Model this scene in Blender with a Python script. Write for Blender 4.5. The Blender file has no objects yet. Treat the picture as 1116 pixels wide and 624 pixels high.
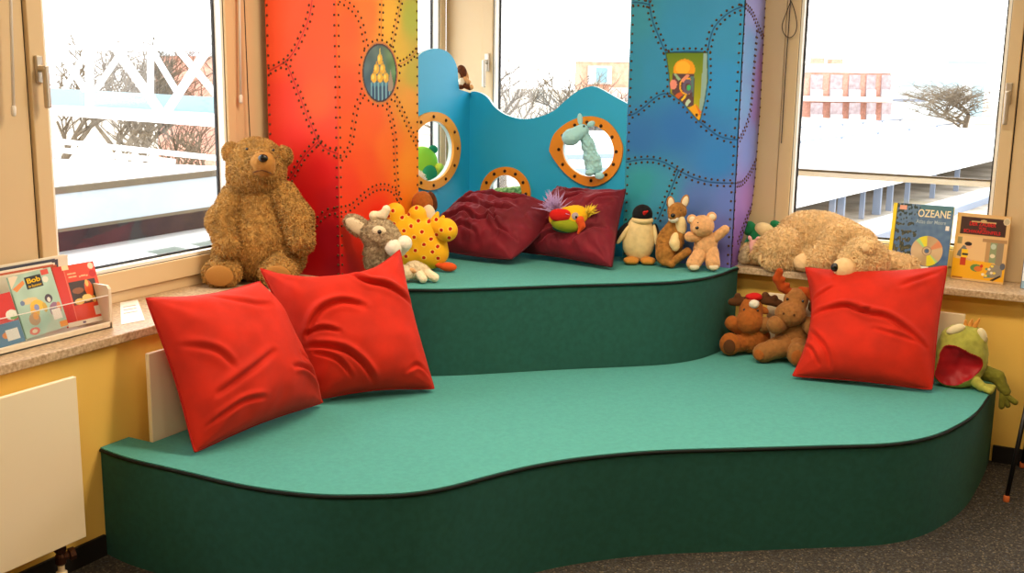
import bpy, bmesh, math, random
import numpy as np
from mathutils import Matrix, Vector

random.seed(7)
RNG = np.random.default_rng(7)
SC = bpy.context.scene
COL = SC.collection

# ------------------------------------------------------------------ camera model
F_PX, CX, CY = 1222.4, 558.0, 312.0
PITCH, ROLL, YAW = .197103, .0147361, .4940956
EYE = np.array([0.0, 0.0, 1.70])


def cam_rot():
    c, s = math.cos(YAW), math.sin(YAW)
    rz = np.array([[c, -s, 0], [s, c, 0], [0, 0, 1]])
    a = math.pi / 2 - PITCH
    rx = np.array([[1, 0, 0], [0, math.cos(a), -math.sin(a)], [0, math.sin(a), math.cos(a)]])
    c, s = math.cos(ROLL), math.sin(ROLL)
    rr = np.array([[c, -s, 0], [s, c, 0], [0, 0, 1]])
    return rz @ rx @ rr


RC = cam_rot()


def ray(x, y):
    return RC @ np.array([(x - CX) / F_PX, -(y - CY) / F_PX, -1.0])


def Zp(x, y, z):
    d = ray(x, y)
    return EYE + d * ((z - EYE[2]) / d[2])


def Xp(x, y, X):
    d = ray(x, y)
    return EYE + d * (X / d[0])


def Yp(x, y, Y):
    d = ray(x, y)
    return EYE + d * (Y / d[1])


def Dp(x, y, dist):
    return EYE + ray(x, y) * dist


def Vp(x, y, P, N):
    d = ray(x, y)
    return EYE + d * (np.dot(np.array(P) - EYE, N) / np.dot(d, N))


def px_size(p):
    return -(RC.T @ (np.array(p) - EYE))[2] / F_PX


# ------------------------------------------------------------------ materials
def lin(c):
    c = np.asarray(c, float) / 255.0
    return np.where(c <= .04045, c / 12.92, ((c + .055) / 1.055) ** 2.4)


def L4(c):
    l = lin(c)
    return (float(l[0]), float(l[1]), float(l[2]), 1.0)


MATS = {}


def mat(name, col, rough=.6, var=0.0, vscale=30, bump=0.0, bscale=200, sheen=0.0, metal=0.0, spec=.3,
        col2=None, coat=0.0, attr=None, emit=None):
    if name in MATS:
        return MATS[name]
    m = bpy.data.materials.new(name)
    m.use_nodes = True
    nt = m.node_tree
    N, Lk = nt.nodes, nt.links
    b = N['Principled BSDF']
    b.inputs['Roughness'].default_value = rough
    b.inputs['Metallic'].default_value = metal
    b.inputs['Specular IOR Level'].default_value = spec
    b.inputs['Coat Weight'].default_value = coat
    if sheen:
        b.inputs['Sheen Weight'].default_value = sheen
        b.inputs['Sheen Roughness'].default_value = .35
        b.inputs['Sheen Tint'].default_value = L4(np.clip(np.array(col) * .5 + 120, 0, 255))
    tc = N.new('ShaderNodeTexCoord')
    src = None
    if attr:
        a = N.new('ShaderNodeVertexColor')
        a.layer_name = attr
        src = a.outputs['Color']
    if var or col2 is not None:
        nz = N.new('ShaderNodeTexNoise')
        nz.inputs['Scale'].default_value = vscale
        nz.inputs['Detail'].default_value = 4
        Lk.new(tc.outputs['Object'], nz.inputs['Vector'])
        rp = N.new('ShaderNodeValToRGB')
        rp.color_ramp.elements[0].position = .35
        rp.color_ramp.elements[1].position = .65
        c1 = np.array(col, float)
        lo = np.clip(c1 * (1 - var), 0, 255) if col2 is None else col2
        hi = np.clip(c1 * (1 + var * .6), 0, 255) if col2 is None else c1
        rp.color_ramp.elements[0].color = L4(lo)
        rp.color_ramp.elements[1].color = L4(hi)
        Lk.new(nz.outputs['Fac'], rp.inputs['Fac'])
        src = rp.outputs['Color']
    if src is None:
        b.inputs['Base Color'].default_value = L4(col)
    else:
        Lk.new(src, b.inputs['Base Color'])
    if bump:
        nb = N.new('ShaderNodeTexNoise')
        nb.inputs['Scale'].default_value = bscale
        nb.inputs['Detail'].default_value = 3
        Lk.new(tc.outputs['Object'], nb.inputs['Vector'])
        bp = N.new('ShaderNodeBump')
        bp.inputs['Strength'].default_value = bump
        bp.inputs['Distance'].default_value = .004
        Lk.new(nb.outputs['Fac'], bp.inputs['Height'])
        Lk.new(bp.outputs['Normal'], b.inputs['Normal'])
    if emit:
        b.inputs['Emission Color'].default_value = L4(col)
        b.inputs['Emission Strength'].default_value = emit
    MATS[name] = m
    return m


def glass_mat(name, tint=(255, 255, 255), gloss=.05):
    m = bpy.data.materials.new(name)
    m.use_nodes = True
    nt = m.node_tree
    nt.nodes.clear()
    o = nt.nodes.new('ShaderNodeOutputMaterial')
    mx = nt.nodes.new('ShaderNodeMixShader')
    t = nt.nodes.new('ShaderNodeBsdfTransparent')
    g = nt.nodes.new('ShaderNodeBsdfGlossy')
    t.inputs['Color'].default_value = L4(tint)
    g.inputs['Roughness'].default_value = .02
    mx.inputs['Fac'].default_value = gloss
    nt.links.new(t.outputs[0], mx.inputs[1])
    nt.links.new(g.outputs[0], mx.inputs[2])
    nt.links.new(mx.outputs[0], o.inputs['Surface'])
    MATS[name] = m
    return m


# ------------------------------------------------------------------ objects
def tag(o, label=None, cat=None, group=None, kind=None):
    if label:
        o['label'] = label
    if cat:
        o['category'] = cat
    if group:
        o['group'] = group
    if kind:
        o['kind'] = kind
    return o


def empty(name, loc, rz=0.0, label=None, cat=None, group=None, kind=None):
    o = bpy.data.objects.new(name, None)
    COL.objects.link(o)
    o.empty_display_size = .05
    o.location = [float(v) for v in loc]
    o.rotation_euler = (0, 0, rz)
    return tag(o, label, cat, group, kind)


WM = {}


def wmat(o):
    """world matrix without a depsgraph update"""
    m = Matrix.LocRotScale(o.location, o.rotation_euler, o.scale)
    return (wmat(o.parent) @ m) if o.parent else m


def mesh(name, V, Fs, m, parent=None, smooth=False, world=True, cols=None, mids=None):
    """one mesh object; V in world space unless world=False (then in the parent's space)"""
    V = np.asarray(V, float).reshape(-1, 3)
    loc = None
    if parent is not None and world:
        im = np.array(wmat(parent).inverted())
        V = V @ im[:3, :3].T + im[:3, 3]
    me = bpy.data.meshes.new(name)
    me.from_pydata(V.tolist(), [], [tuple(int(i) for i in f) for f in Fs])
    ms = m if isinstance(m, (list, tuple)) else [m]
    for q in ms:
        me.materials.append(q)
    if mids is not None:
        me.polygons.foreach_set('material_index', np.asarray(mids, np.int32))
    if smooth:
        me.polygons.foreach_set('use_smooth', np.ones(len(me.polygons), bool))
    if cols is not None:
        a = me.color_attributes.new('paint', 'FLOAT_COLOR', 'POINT')
        c4 = np.ones((len(V), 4), np.float32)
        c4[:, :3] = lin(cols)
        a.data.foreach_set('color', c4.ravel())
    me.update()
    o = bpy.data.objects.new(name, me)
    COL.objects.link(o)
    if parent is not None:
        o.parent = parent
    return o


class MB:
    """collects shapes into one mesh"""

    def __init__(self):
        self.V, self.F, self.M = [], [], []

    def add(self, V, F, mi=0):
        n = len(self.V)
        self.V += [tuple(map(float, v)) for v in V]
        self.F += [tuple(i + n for i in f) for f in F]
        self.M += [mi] * len(F)
        return self

    def bm(self, bm, mi=0):
        bm.verts.index_update()
        self.add([v.co[:] for v in bm.verts], [[v.index for v in f.verts] for f in bm.faces], mi)
        bm.free()
        return self

    def box(self, lo, hi, bev=0.0, mi=0, seg=2):
        lo, hi = np.minimum(lo, hi), np.maximum(lo, hi)
        bm = bmesh.new()
        bmesh.ops.create_cube(bm, size=1)
        for v in bm.verts:
            v.co = [lo[i] + (v.co[i] + .5) * (hi[i] - lo[i]) for i in range(3)]
        if bev:
            bmesh.ops.bevel(bm, geom=bm.edges[:], offset=bev, segments=seg, profile=.5, affect='EDGES')
        return self.bm(bm, mi)

    def obox(self, c, ax, half, bev=0.0, mi=0):
        """oriented box: centre, 3 axes (rows), half sizes"""
        bm = bmesh.new()
        bmesh.ops.create_cube(bm, size=2)
        ax = np.array(ax, float)
        if bev:
            for v in bm.verts:
                v.co = [v.co[i] * half[i] for i in range(3)]
            bmesh.ops.bevel(bm, geom=bm.edges[:], offset=bev, segments=2, profile=.5, affect='EDGES')
            for v in bm.verts:
                v.co = np.array(c) + np.array(v.co) @ ax
        else:
            for v in bm.verts:
                v.co = np.array(c) + (np.array(v.co) * half) @ ax
        return self.bm(bm, mi)

    def beam(self, a, b, w, d, up=(0, 0, 1), mi=0):
        a, b = np.array(a, float), np.array(b, float)
        t = b - a
        l = np.linalg.norm(t)
        t /= l
        n = np.cross(t, up)
        n /= np.linalg.norm(n) + 1e-9
        u = np.cross(n, t)
        return self.obox((a + b) / 2, [t, u, n], [l / 2, w / 2, d / 2], mi=mi)

    def tube(self, pts, r, n=8, cap=True, mi=0):
        pts = np.array(pts, float)
        k = len(pts)
        rr = np.full(k, r, float) if np.isscalar(r) else np.array(r, float)
        T = np.gradient(pts, axis=0)
        T /= np.linalg.norm(T, axis=1)[:, None] + 1e-12
        ref = np.array([0, 0, 1.0]) if abs(T[0][2]) < .9 else np.array([1.0, 0, 0])
        V, Fc = [], []
        u = np.cross(T[0], ref)
        for i in range(k):
            u = u - T[i] * np.dot(u, T[i])
            u /= np.linalg.norm(u) + 1e-12
            w = np.cross(T[i], u)
            for j in range(n):
                a = 2 * math.pi * j / n
                V.append(pts[i] + rr[i] * (math.cos(a) * u + math.sin(a) * w))
        for i in range(k - 1):
            for j in range(n):
                a, b = i * n + j, i * n + (j + 1) % n
                Fc.append((a, b, b + n, a + n))
        if cap:
            Fc.append(tuple(range(n))[::-1])
            Fc.append(tuple((k - 1) * n + j for j in range(n)))
        return self.add(V, Fc, mi)

    def lathe(self, c, axis, prof, n=20, mi=0):
        """prof: list of (radius, height) along axis from c"""
        c = np.array(c, float)
        t = np.array(axis, float)
        t /= np.linalg.norm(t)
        u = np.cross(t, [0, 0, 1.0]) if abs(t[2]) < .9 else np.cross(t, [1.0, 0, 0])
        u /= np.linalg.norm(u)
        w = np.cross(t, u)
        V, Fc = [], []
        for r, h in prof:
            for j in range(n):
                a = 2 * math.pi * j / n
                V.append(c + t * h + r * (math.cos(a) * u + math.sin(a) * w))
        for i in range(len(prof) - 1):
            for j in range(n):
                a, b = i * n + j, i * n + (j + 1) % n
                Fc.append((a, b, b + n, a + n))
        Fc.append(tuple(range(n))[::-1])
        Fc.append(tuple((len(prof) - 1) * n + j for j in range(n)))
        return self.add(V, Fc, mi)

    def prism(self, loop, off, holes=(), mi=0, mi_side=None):
        """flat outline (3D points) with holes, extruded by the vector off"""
        if mi_side is None:
            mi_side = mi
        off = np.array(off, float)
        bm = bmesh.new()
        eds = []
        loops = [np.array(loop, float)] + [np.array(h, float) for h in holes]
        for lp in loops:
            vs = [bm.verts.new(p) for p in lp]
            eds += [bm.edges.new((vs[i], vs[(i + 1) % len(vs)])) for i in range(len(vs))]
        bmesh.ops.triangle_fill(bm, edges=eds, use_beauty=True, use_dissolve=False)
        bm.verts.index_update()
        V = [np.array(v.co) for v in bm.verts]
        T = [[v.index for v in f.verts] for f in bm.faces]
        bm.free()
        n = len(V)
        # consistent orientation: caps
        nrm = off / np.linalg.norm(off)
        T2 = []
        for f in T:
            a, b, c = V[f[0]], V[f[1]], V[f[2]]
            if np.dot(np.cross(b - a, c - a), nrm) > 0:
                f = f[::-1]
            T2.append(f)
        self.add(V, T2, mi)
        self.add([v + off for v in V], [f[::-1] for f in T2], mi)
        for k, lp in enumerate(loops):
            m = len(lp)
            A = list(lp) + [p + off for p in lp]
            Fs = [(i, (i + 1) % m, (i + 1) % m + m, i + m) for i in range(m)]
            ar = sum(np.cross(lp[i] - lp[0], lp[(i + 1) % m] - lp[0]) for i in range(m))
            flip = (np.dot(ar, nrm) < 0) != (k > 0)
            if flip:
                Fs = [f[::-1] for f in Fs]
            self.add(A, Fs, mi_side)
        return self

    def build(self, name, m, parent=None, smooth=False, world=True):
        return mesh(name, self.V, self.F, m, parent, smooth, world, mids=self.M)


def structure(o):
    o['kind'] = 'structure'
    return o


def spline(pts, n=8, closed=False):
    """Catmull-Rom through points"""
    P = np.array(pts, float)
    k = len(P)
    out = []
    rng = range(k) if closed else range(k - 1)
    for i in rng:
        if closed:
            p0, p1, p2, p3 = P[(i - 1) % k], P[i], P[(i + 1) % k], P[(i + 2) % k]
        else:
            p0, p1, p2, p3 = P[max(i - 1, 0)], P[i], P[i + 1], P[min(i + 2, k - 1)]
        for j in range(n):
            t = j / n
            out.append(.5 * ((2 * p1) + (-p0 + p2) * t + (2 * p0 - 5 * p1 + 4 * p2 - p3) * t * t
                             + (-p0 + 3 * p1 - 3 * p2 + p3) * t ** 3))
    if not closed:
        out.append(P[-1])
    return np.array(out)


def resample(P, step):
    P = np.array(P, float)
    s = np.r_[0, np.cumsum(np.linalg.norm(np.diff(P, axis=0), axis=1))]
    n = max(2, int(round(s[-1] / step)) + 1)
    t = np.linspace(0, s[-1], n)
    return np.stack([np.interp(t, s, P[:, i]) for i in range(P.shape[1])], 1)


# ------------------------------------------------------------------ soft bodies from distance fields
def Rm(rx=0, ry=0, rz=0):
    from mathutils import Euler
    return np.array(Euler((math.radians(rx), math.radians(ry), math.radians(rz))).to_matrix())


def E(c, r, rot=None):
    return ('e', np.array(c, float), np.array(r if np.ndim(r) else (r, r, r), float), None if rot is None else Rm(*rot))


def C(p0, p1, r0, r1=None):
    return ('c', np.array(p0, float), np.array(p1, float), float(r0), float(r0 if r1 is None else r1))


def chain(pts, rs):
    rs = [rs] * len(pts) if np.isscalar(rs) else rs
    return [C(pts[i], pts[i + 1], rs[i], rs[i + 1]) for i in range(len(pts) - 1)]


def sdf1(p, P):
    if p[0] == 'e':
        q = P - p[1]
        if p[3] is not None:
            q = q @ p[3]
        k0 = np.linalg.norm(q / p[2], axis=-1)
        k1 = np.linalg.norm(q / (p[2] ** 2), axis=-1) + 1e-9
        return k0 * (k0 - 1) / k1
    a, b, r0, r1 = p[1:]
    ba = b - a
    t = np.clip(((P - a) @ ba) / (ba @ ba + 1e-12), 0, 1)
    return np.linalg.norm(P - a - t[..., None] * ba, axis=-1) - (r0 + (r1 - r0) * t)


def bbox(p):
    if p[0] == 'e':
        r = p[2] if p[3] is None else np.full(3, p[2].max())
        return p[1] - r, p[1] + r
    r = max(p[3], p[4])
    return np.minimum(p[1], p[2]) - r, np.maximum(p[1], p[2]) + r


NOISE_K = RNG.normal(size=(24, 3))
NOISE_K /= np.linalg.norm(NOISE_K, axis=1)[:, None]
NOISE_F = RNG.uniform(0, 6.28, 24)


def lump(P, wl):
    """cheap band noise, wavelength wl"""
    out = 0
    for i in range(12):
        out = out + np.cos(P @ NOISE_K[i] * (6.28 / wl * (.7 + .05 * i)) + NOISE_F[i])
    return out / 4.0


def field(prims, k, P):
    d = None
    for p in prims:
        e = sdf1(p, P)
        if d is None:
            d = e
        elif k > 0:
            h = np.maximum(k - np.abs(d - e), 0) / k
            d = np.minimum(d, e) - h * h * k * .25
        else:
            d = np.minimum(d, e)
    return d


def nets(fn, lo, hi, h):
    n = np.ceil((hi - lo) / h).astype(int) + 2
    ax = [lo[i] - h * .5 + h * np.arange(n[i]) for i in range(3)]
    P = np.stack(np.meshgrid(*ax, indexing='ij'), -1)
    D = fn(P)
    nx, ny, nz = D.shape
    cs = [(i, j, k) for i in (0, 1) for j in (0, 1) for k in (0, 1)]
    sub = {c: D[c[0]:nx - 1 + c[0], c[1]:ny - 1 + c[1], c[2]:nz - 1 + c[2]] for c in cs}
    cntneg = sum((sub[c] < 0).astype(np.int8) for c in cs)
    act = (cntneg > 0) & (cntneg < 8)
    ids = np.full(act.shape, -1, np.int64)
    A = np.argwhere(act)
    ids[act] = np.arange(len(A))
    acc = np.zeros((len(A), 3))
    cnt = np.zeros(len(A))
    for a in cs:
        for ax_ in range(3):
            if a[ax_] == 0:
                b = list(a)
                b[ax_] = 1
                da, db = sub[a][act], sub[tuple(b)][act]
                cr = (da < 0) != (db < 0)
                t = np.where(cr, da / np.where(cr, da - db, 1), 0)
                p = np.tile(np.array(a, float), (len(A), 1))
                p[:, ax_] += t
                acc += p * cr[:, None]
                cnt += cr
    V = lo - h * .5 + h * (A + acc / cnt[:, None])
    Fs = []
    for ax_ in range(3):
        o1, o2 = (ax_ + 1) % 3, (ax_ + 2) % 3
        s0 = [slice(None)] * 3
        s1 = [slice(None)] * 3
        s0[ax_] = slice(0, -1)
        s1[ax_] = slice(1, None)
        a, b = D[tuple(s0)] < 0, D[tuple(s1)] < 0
        cr = a != b
        cr_i = np.argwhere(cr)
        ok = (cr_i[:, o1] > 0) & (cr_i[:, o2] > 0) & (cr_i[:, o1] < D.shape[o1] - 1) & (cr_i[:, o2] < D.shape[o2] - 1)
        cr_i = cr_i[ok]
        flip = a[tuple(cr_i.T)]

        def g(d1, d2):
            q = cr_i.copy()
            q[:, o1] += d1
            q[:, o2] += d2
            return ids[tuple(q.T)]
        q = np.stack([g(-1, -1), g(0, -1), g(0, 0), g(-1, 0)], 1)
        q[~flip] = q[~flip][:, ::-1]
        Fs.append(q)
    return V, np.concatenate(Fs)


def soft_mesh(prims, k=4.0, h=1.0, noise=None):
    bb = [bbox(p) for p in prims]
    pad = k * .5 + (noise[0] * 2 if noise else 0) + h
    lo = np.min([b[0] for b in bb], 0) - pad
    hi = np.max([b[1] for b in bb], 0) + pad

    def fn(P):
        d = field(prims, k, P)
        if noise:
            amp, wl = noise
            d = d + amp * lump(P, wl)
        return d
    return nets(fn, lo, hi, h)


def vnormals(V, Fq):
    n = np.cross(V[Fq[:, 2]] - V[Fq[:, 0]], V[Fq[:, 3]] - V[Fq[:, 1]])
    N = np.zeros_like(V)
    for i in range(4):
        np.add.at(N, Fq[:, i], n)
    return N / (np.linalg.norm(N, axis=1)[:, None] + 1e-12), n


def pile(V, Fq, count, length, width, rng, droop=.35, curl=.6):
    """short plush tufts: thin curved blades rooted in the surface"""
    N, fn = vnormals(V, Fq)
    ar = np.linalg.norm(fn, axis=1)
    pick = rng.choice(len(Fq), count, p=ar / ar.sum())
    w = rng.dirichlet([1, 1, 1, 1], count)
    root = np.einsum('ij,ijk->ik', w, V[Fq[pick]])
    nn = np.einsum('ij,ijk->ik', w, N[Fq[pick]])
    rnd = rng.normal(size=(count, 3))
    rnd -= nn * (rnd * nn).sum(1)[:, None]
    rnd /= np.linalg.norm(rnd, axis=1)[:, None] + 1e-9
    side = np.cross(nn, rnd)
    lg = length * rng.uniform(.6, 1.25, count)[:, None]
    d1 = nn + rnd * curl * .5 + np.array([0, 0, -droop * .5])
    d2 = nn * .5 + rnd * curl * 1.4 + np.array([0, 0, -droop * 1.3])
    d1 /= np.linalg.norm(d1, axis=1)[:, None]
    d2 /= np.linalg.norm(d2, axis=1)[:, None]
    m = root + d1 * lg * .55
    t = m + d2 * lg * .5
    root = root - nn * length * .1
    ws = side * width * .5
    P = np.stack([root - ws, root + ws, m - ws * .8, m + ws * .8, t], 1).reshape(-1, 3)
    b = np.arange(count)[:, None] * 5
    quads = b + np.array([0, 1, 3, 2])
    tris = b + np.array([2, 3, 4])
    return P, quads, tris


class Toy:
    """soft toy laid out in its own frame: x to the right, y away, z up, one unit = u metres"""

    def __init__(self, name, label, loc, rz, u, group=None, cat='soft toy'):
        self.root = empty(name, loc, rz, label, cat, group)
        self.u = u

    def part(self, name, prims, m, k=4.0, h=1.0, noise=None, parent=None, fur=None, label=None, paint=None):
        V, Fq = soft_mesh(prims, k, h, noise)
        cols = paint(V) if paint else None
        Vs = V * self.u
        Fs = [tuple(f) for f in Fq.tolist()]
        if fur:
            cnt, ln, wd = fur[:3]
            P, qd, tr = pile(Vs, Fq, cnt, ln * self.u, wd * self.u, RNG, *(fur[3:]))
            off = len(Vs)
            Vs = np.concatenate([Vs, P])
            Fs += [tuple(f) for f in (qd + off).tolist()] + [tuple(f) for f in (tr + off).tolist()]
        o = mesh(name, Vs, Fs, m, parent or self.root, True, world=False, cols=cols)
        if label:
            o['label'] = label
        return o

    def raw(self, name, mb, m, parent=None, smooth=False, label=None):
        V = np.array(mb.V) * self.u
        o = mesh(name, V, mb.F, m, parent or self.root, smooth, world=False, mids=mb.M)
        if label:
            o['label'] = label
        return o

    def ball(self, name, c, r, m, parent=None, rot=None):
        return self.part(name, [E(c, r, rot)], m, 0, max(.25, float(np.min(r)) / 5), None, parent)


# ------------------------------------------------------------------ painted flats
def painted(name, P0, U, V, fn, res, m, parent, thick=.004):
    """a board with a painted front: P0 + a U + b V, a,b in 0..1; fn(a,b,x,y)->srgb"""
    P0, U, V = (np.array(q, float) for q in (P0, U, V))
    lu, lv = np.linalg.norm(U), np.linalg.norm(V)
    nu, nv = max(2, int(lu / res)), max(2, int(lv / res))
    A, B = np.meshgrid(np.linspace(0, 1, nu), np.linspace(0, 1, nv), indexing='ij')
    a, b = A.ravel(), B.ravel()
    pts = P0 + a[:, None] * U + b[:, None] * V
    cols = np.clip(np.array(fn(a, b, a * lu, b * lv), float), 0, 255)
    i = np.arange(nu - 1)[:, None] * nv + np.arange(nv - 1)[None]
    i = i.ravel()
    Fs = np.stack([i, i + nv, i + nv + 1, i + 1], 1).tolist()
    nrm = np.cross(U, V)
    nrm /= np.linalg.norm(nrm)
    n = len(pts)
    ring = [0, (nu - 1) * nv, nu * nv - 1, nv - 1]
    back = pts[ring] - nrm * thick
    rimf = pts[ring]
    pts = np.concatenate([pts, rimf, back])
    ec = cols[ring]
    cols = np.concatenate([cols, ec * .9 + 20, ec * .9 + 20])
    for k in range(4):
        k2 = (k + 1) % 4
        Fs.append((n + k2, n + k, n + 4 + k, n + 4 + k2))
    Fs.append((n + 7, n + 6, n + 5, n + 4))
    return mesh(name, pts, Fs, m, parent, cols=cols)


def text(name, body, P, U, V, height, m, parent, width=None, bold=.0, extrude=.0004, align='LEFT'):
    """flat lettering as a mesh on the plane (U right, V up)"""
    cu = bpy.data.curves.new(name, 'FONT')
    cu.body = body
    cu.size = 1.0
    cu.align_x = align
    cu.offset = bold
    cu.extrude = 0
    tmp = bpy.data.objects.new(name, cu)
    COL.objects.link(tmp)
    dg = bpy.context.evaluated_depsgraph_get()
    dg.update()
    me0 = bpy.data.meshes.new_from_object(tmp.evaluated_get(dg))
    co = np.zeros(len(me0.vertices) * 3)
    me0.vertices.foreach_get('co', co)
    co = co.reshape(-1, 3)
    Fs = [tuple(p.vertices) for p in me0.polygons]
    bpy.data.objects.remove(tmp)
    bpy.data.meshes.remove(me0)
    bpy.data.curves.remove(cu)
    w = co[:, 0].max() - co[:, 0].min()
    sx = (width / w) if width else height
    x = co[:, 0] * sx
    y = co[:, 1] * height / .7
    if width and align == 'LEFT':
        x = x - x.min()
    U, V = np.array(U, float), np.array(V, float)
    U = U / np.linalg.norm(U)
    V = V / np.linalg.norm(V)
    n = np.cross(U, V)
    pts = np.array(P) + x[:, None] * U + y[:, None] * V + n * extrude
    return mesh(name, pts, Fs, m, parent)


def inside_poly(x, y, poly):
    poly = np.array(poly, float)
    r = np.zeros(len(x), bool)
    j = len(poly) - 1
    for i in range(len(poly)):
        xi, yi = poly[i]
        xj, yj = poly[j]
        c = ((yi > y) != (yj > y)) & (x < (xj - xi) * (y - yi) / (yj - yi + 1e-12) + xi)
        r ^= c
        j = i
    return r


def dist_poly(x, y, pts):
    """distance to a polyline"""
    P = np.stack([x, y], 1)
    pts = np.array(pts, float)
    d = np.full(len(x), 1e9)
    for i in range(len(pts) - 1):
        a, b = pts[i], pts[i + 1]
        ba = b - a
        t = np.clip(((P - a) @ ba) / (ba @ ba + 1e-12), 0, 1)
        d = np.minimum(d, np.linalg.norm(P - a - t[:, None] * ba, axis=1))
    return d
SKY, LAMP, EXPOSURE = 3.7, (34, 34, 20, 20), 0.08

# ================================================================== SETTING
WX, WY, CEIL = -2.965, 5.18, 2.75          # wall faces below the sills
FX, FY = -3.34, 5.39                       # faces of the window frames
SX, SY, SZ = -2.94, 5.10, .77              # front edges and top of the sills
BX, BY = 3.2, -2.4                         # the far sides of the room

m_wall = mat('yellow wall paint', (242, 200, 100), .8, bump=.15, bscale=350)
m_white = mat('white ceiling paint', (238, 232, 220), .9)
m_frame = mat('cream window frame', (216, 190, 150), .42, spec=.4)
m_frame_edge = mat('white window bead', (245, 243, 238), .4)
m_gasket = mat('black rubber gasket', (18, 18, 22), .5)
m_sill = mat('speckled stone sill', (214, 190, 158), .35, col2=(170, 140, 108), vscale=90, spec=.5)
m_skirt = mat('dark skirting', (28, 26, 26), .7)
m_glass = glass_mat('window glass', gloss=.04)
m_metal = mat('brushed metal', (190, 180, 165), .35, metal=.8)


def carpet():
    m = mat('speckled carpet', (70, 66, 60), .95)
    nt = m.node_tree
    N, Lk = nt.nodes, nt.links
    b = N['Principled BSDF']
    tc = N.new('ShaderNodeTexCoord')
    v = N.new('ShaderNodeTexVoronoi')
    v.inputs['Scale'].default_value = 170
    Lk.new(tc.outputs['Object'], v.inputs['Vector'])
    r = N.new('ShaderNodeValToRGB')
    r.color_ramp.interpolation = 'CONSTANT'
    e = r.color_ramp.elements
    e[0].color = L4((56, 52, 48))
    e[1].position = .45
    e[1].color = L4((74, 68, 60))
    for p, c in ((.74, (44, 41, 38)), (.88, (112, 102, 84)), (.95, (80, 82, 86))):
        q = e.new(p)
        q.color = L4(c)
    sep = N.new('ShaderNodeSeparateColor')
    Lk.new(v.outputs['Color'], sep.inputs['Color'])
    Lk.new(sep.outputs['Red'], r.inputs['Fac'])
    Lk.new(r.outputs['Color'], b.inputs['Base Color'])
    bp = N.new('ShaderNodeBump')
    bp.inputs['Strength'].default_value = .5
    bp.inputs['Distance'].default_value = .004
    Lk.new(v.outputs['Distance'], bp.inputs['Height'])
    Lk.new(bp.outputs['Normal'], b.inputs['Normal'])
    return m


structure(MB().box((-3.46, BY, -.1), (BX, 5.5, 0)).build('floor', carpet()))
structure(MB().box((-3.46, BY, CEIL), (BX, 5.5, CEIL + .1)).build('ceiling', m_white))
# walls below the sills, the lintels above the windows and the blind parts far from the corner
w = MB().box((-3.46, BY, 0), (WX, 5.5, SZ - .032))
w.box((-3.46, BY, SZ - .032), (WX, .55, CEIL)).box((-3.46, .55, 2.36), (FX + .02, 5.5, CEIL))
structure(w.build('wall_left', m_wall))
w = MB().box((WX, WY, 0), (BX, 5.5, SZ - .032)).box((FX + .02, FY - .02, 2.36), (BX, 5.5, CEIL))
w.box((2.0, WY, SZ - .032), (BX, 5.5, CEIL))
structure(w.build('wall_back', m_wall))
structure(MB().box((BX, BY, 0), (BX + .1, 5.5, CEIL)).build('wall_right', m_wall))
structure(MB().box((-3.46, BY - .1, 0), (BX, BY, CEIL)).build('wall_front', m_wall))
# stone sills
structure(MB().box((-3.46, .55, SZ - .032), (SX, 5.5, SZ), .004).build('trim_1', m_sill))
structure(MB().box((SX, SY, SZ - .032), (2.0, 5.5, SZ), .004).build('trim_2', m_sill))
structure(MB().box((WX, BY, 0), (WX + .012, 2.543, .075)).build('baseboard_left', m_skirt))
structure(MB().box((-.362, WY - .012, 0), (BX, WY, .075)).build('baseboard_back', m_skirt))


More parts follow.
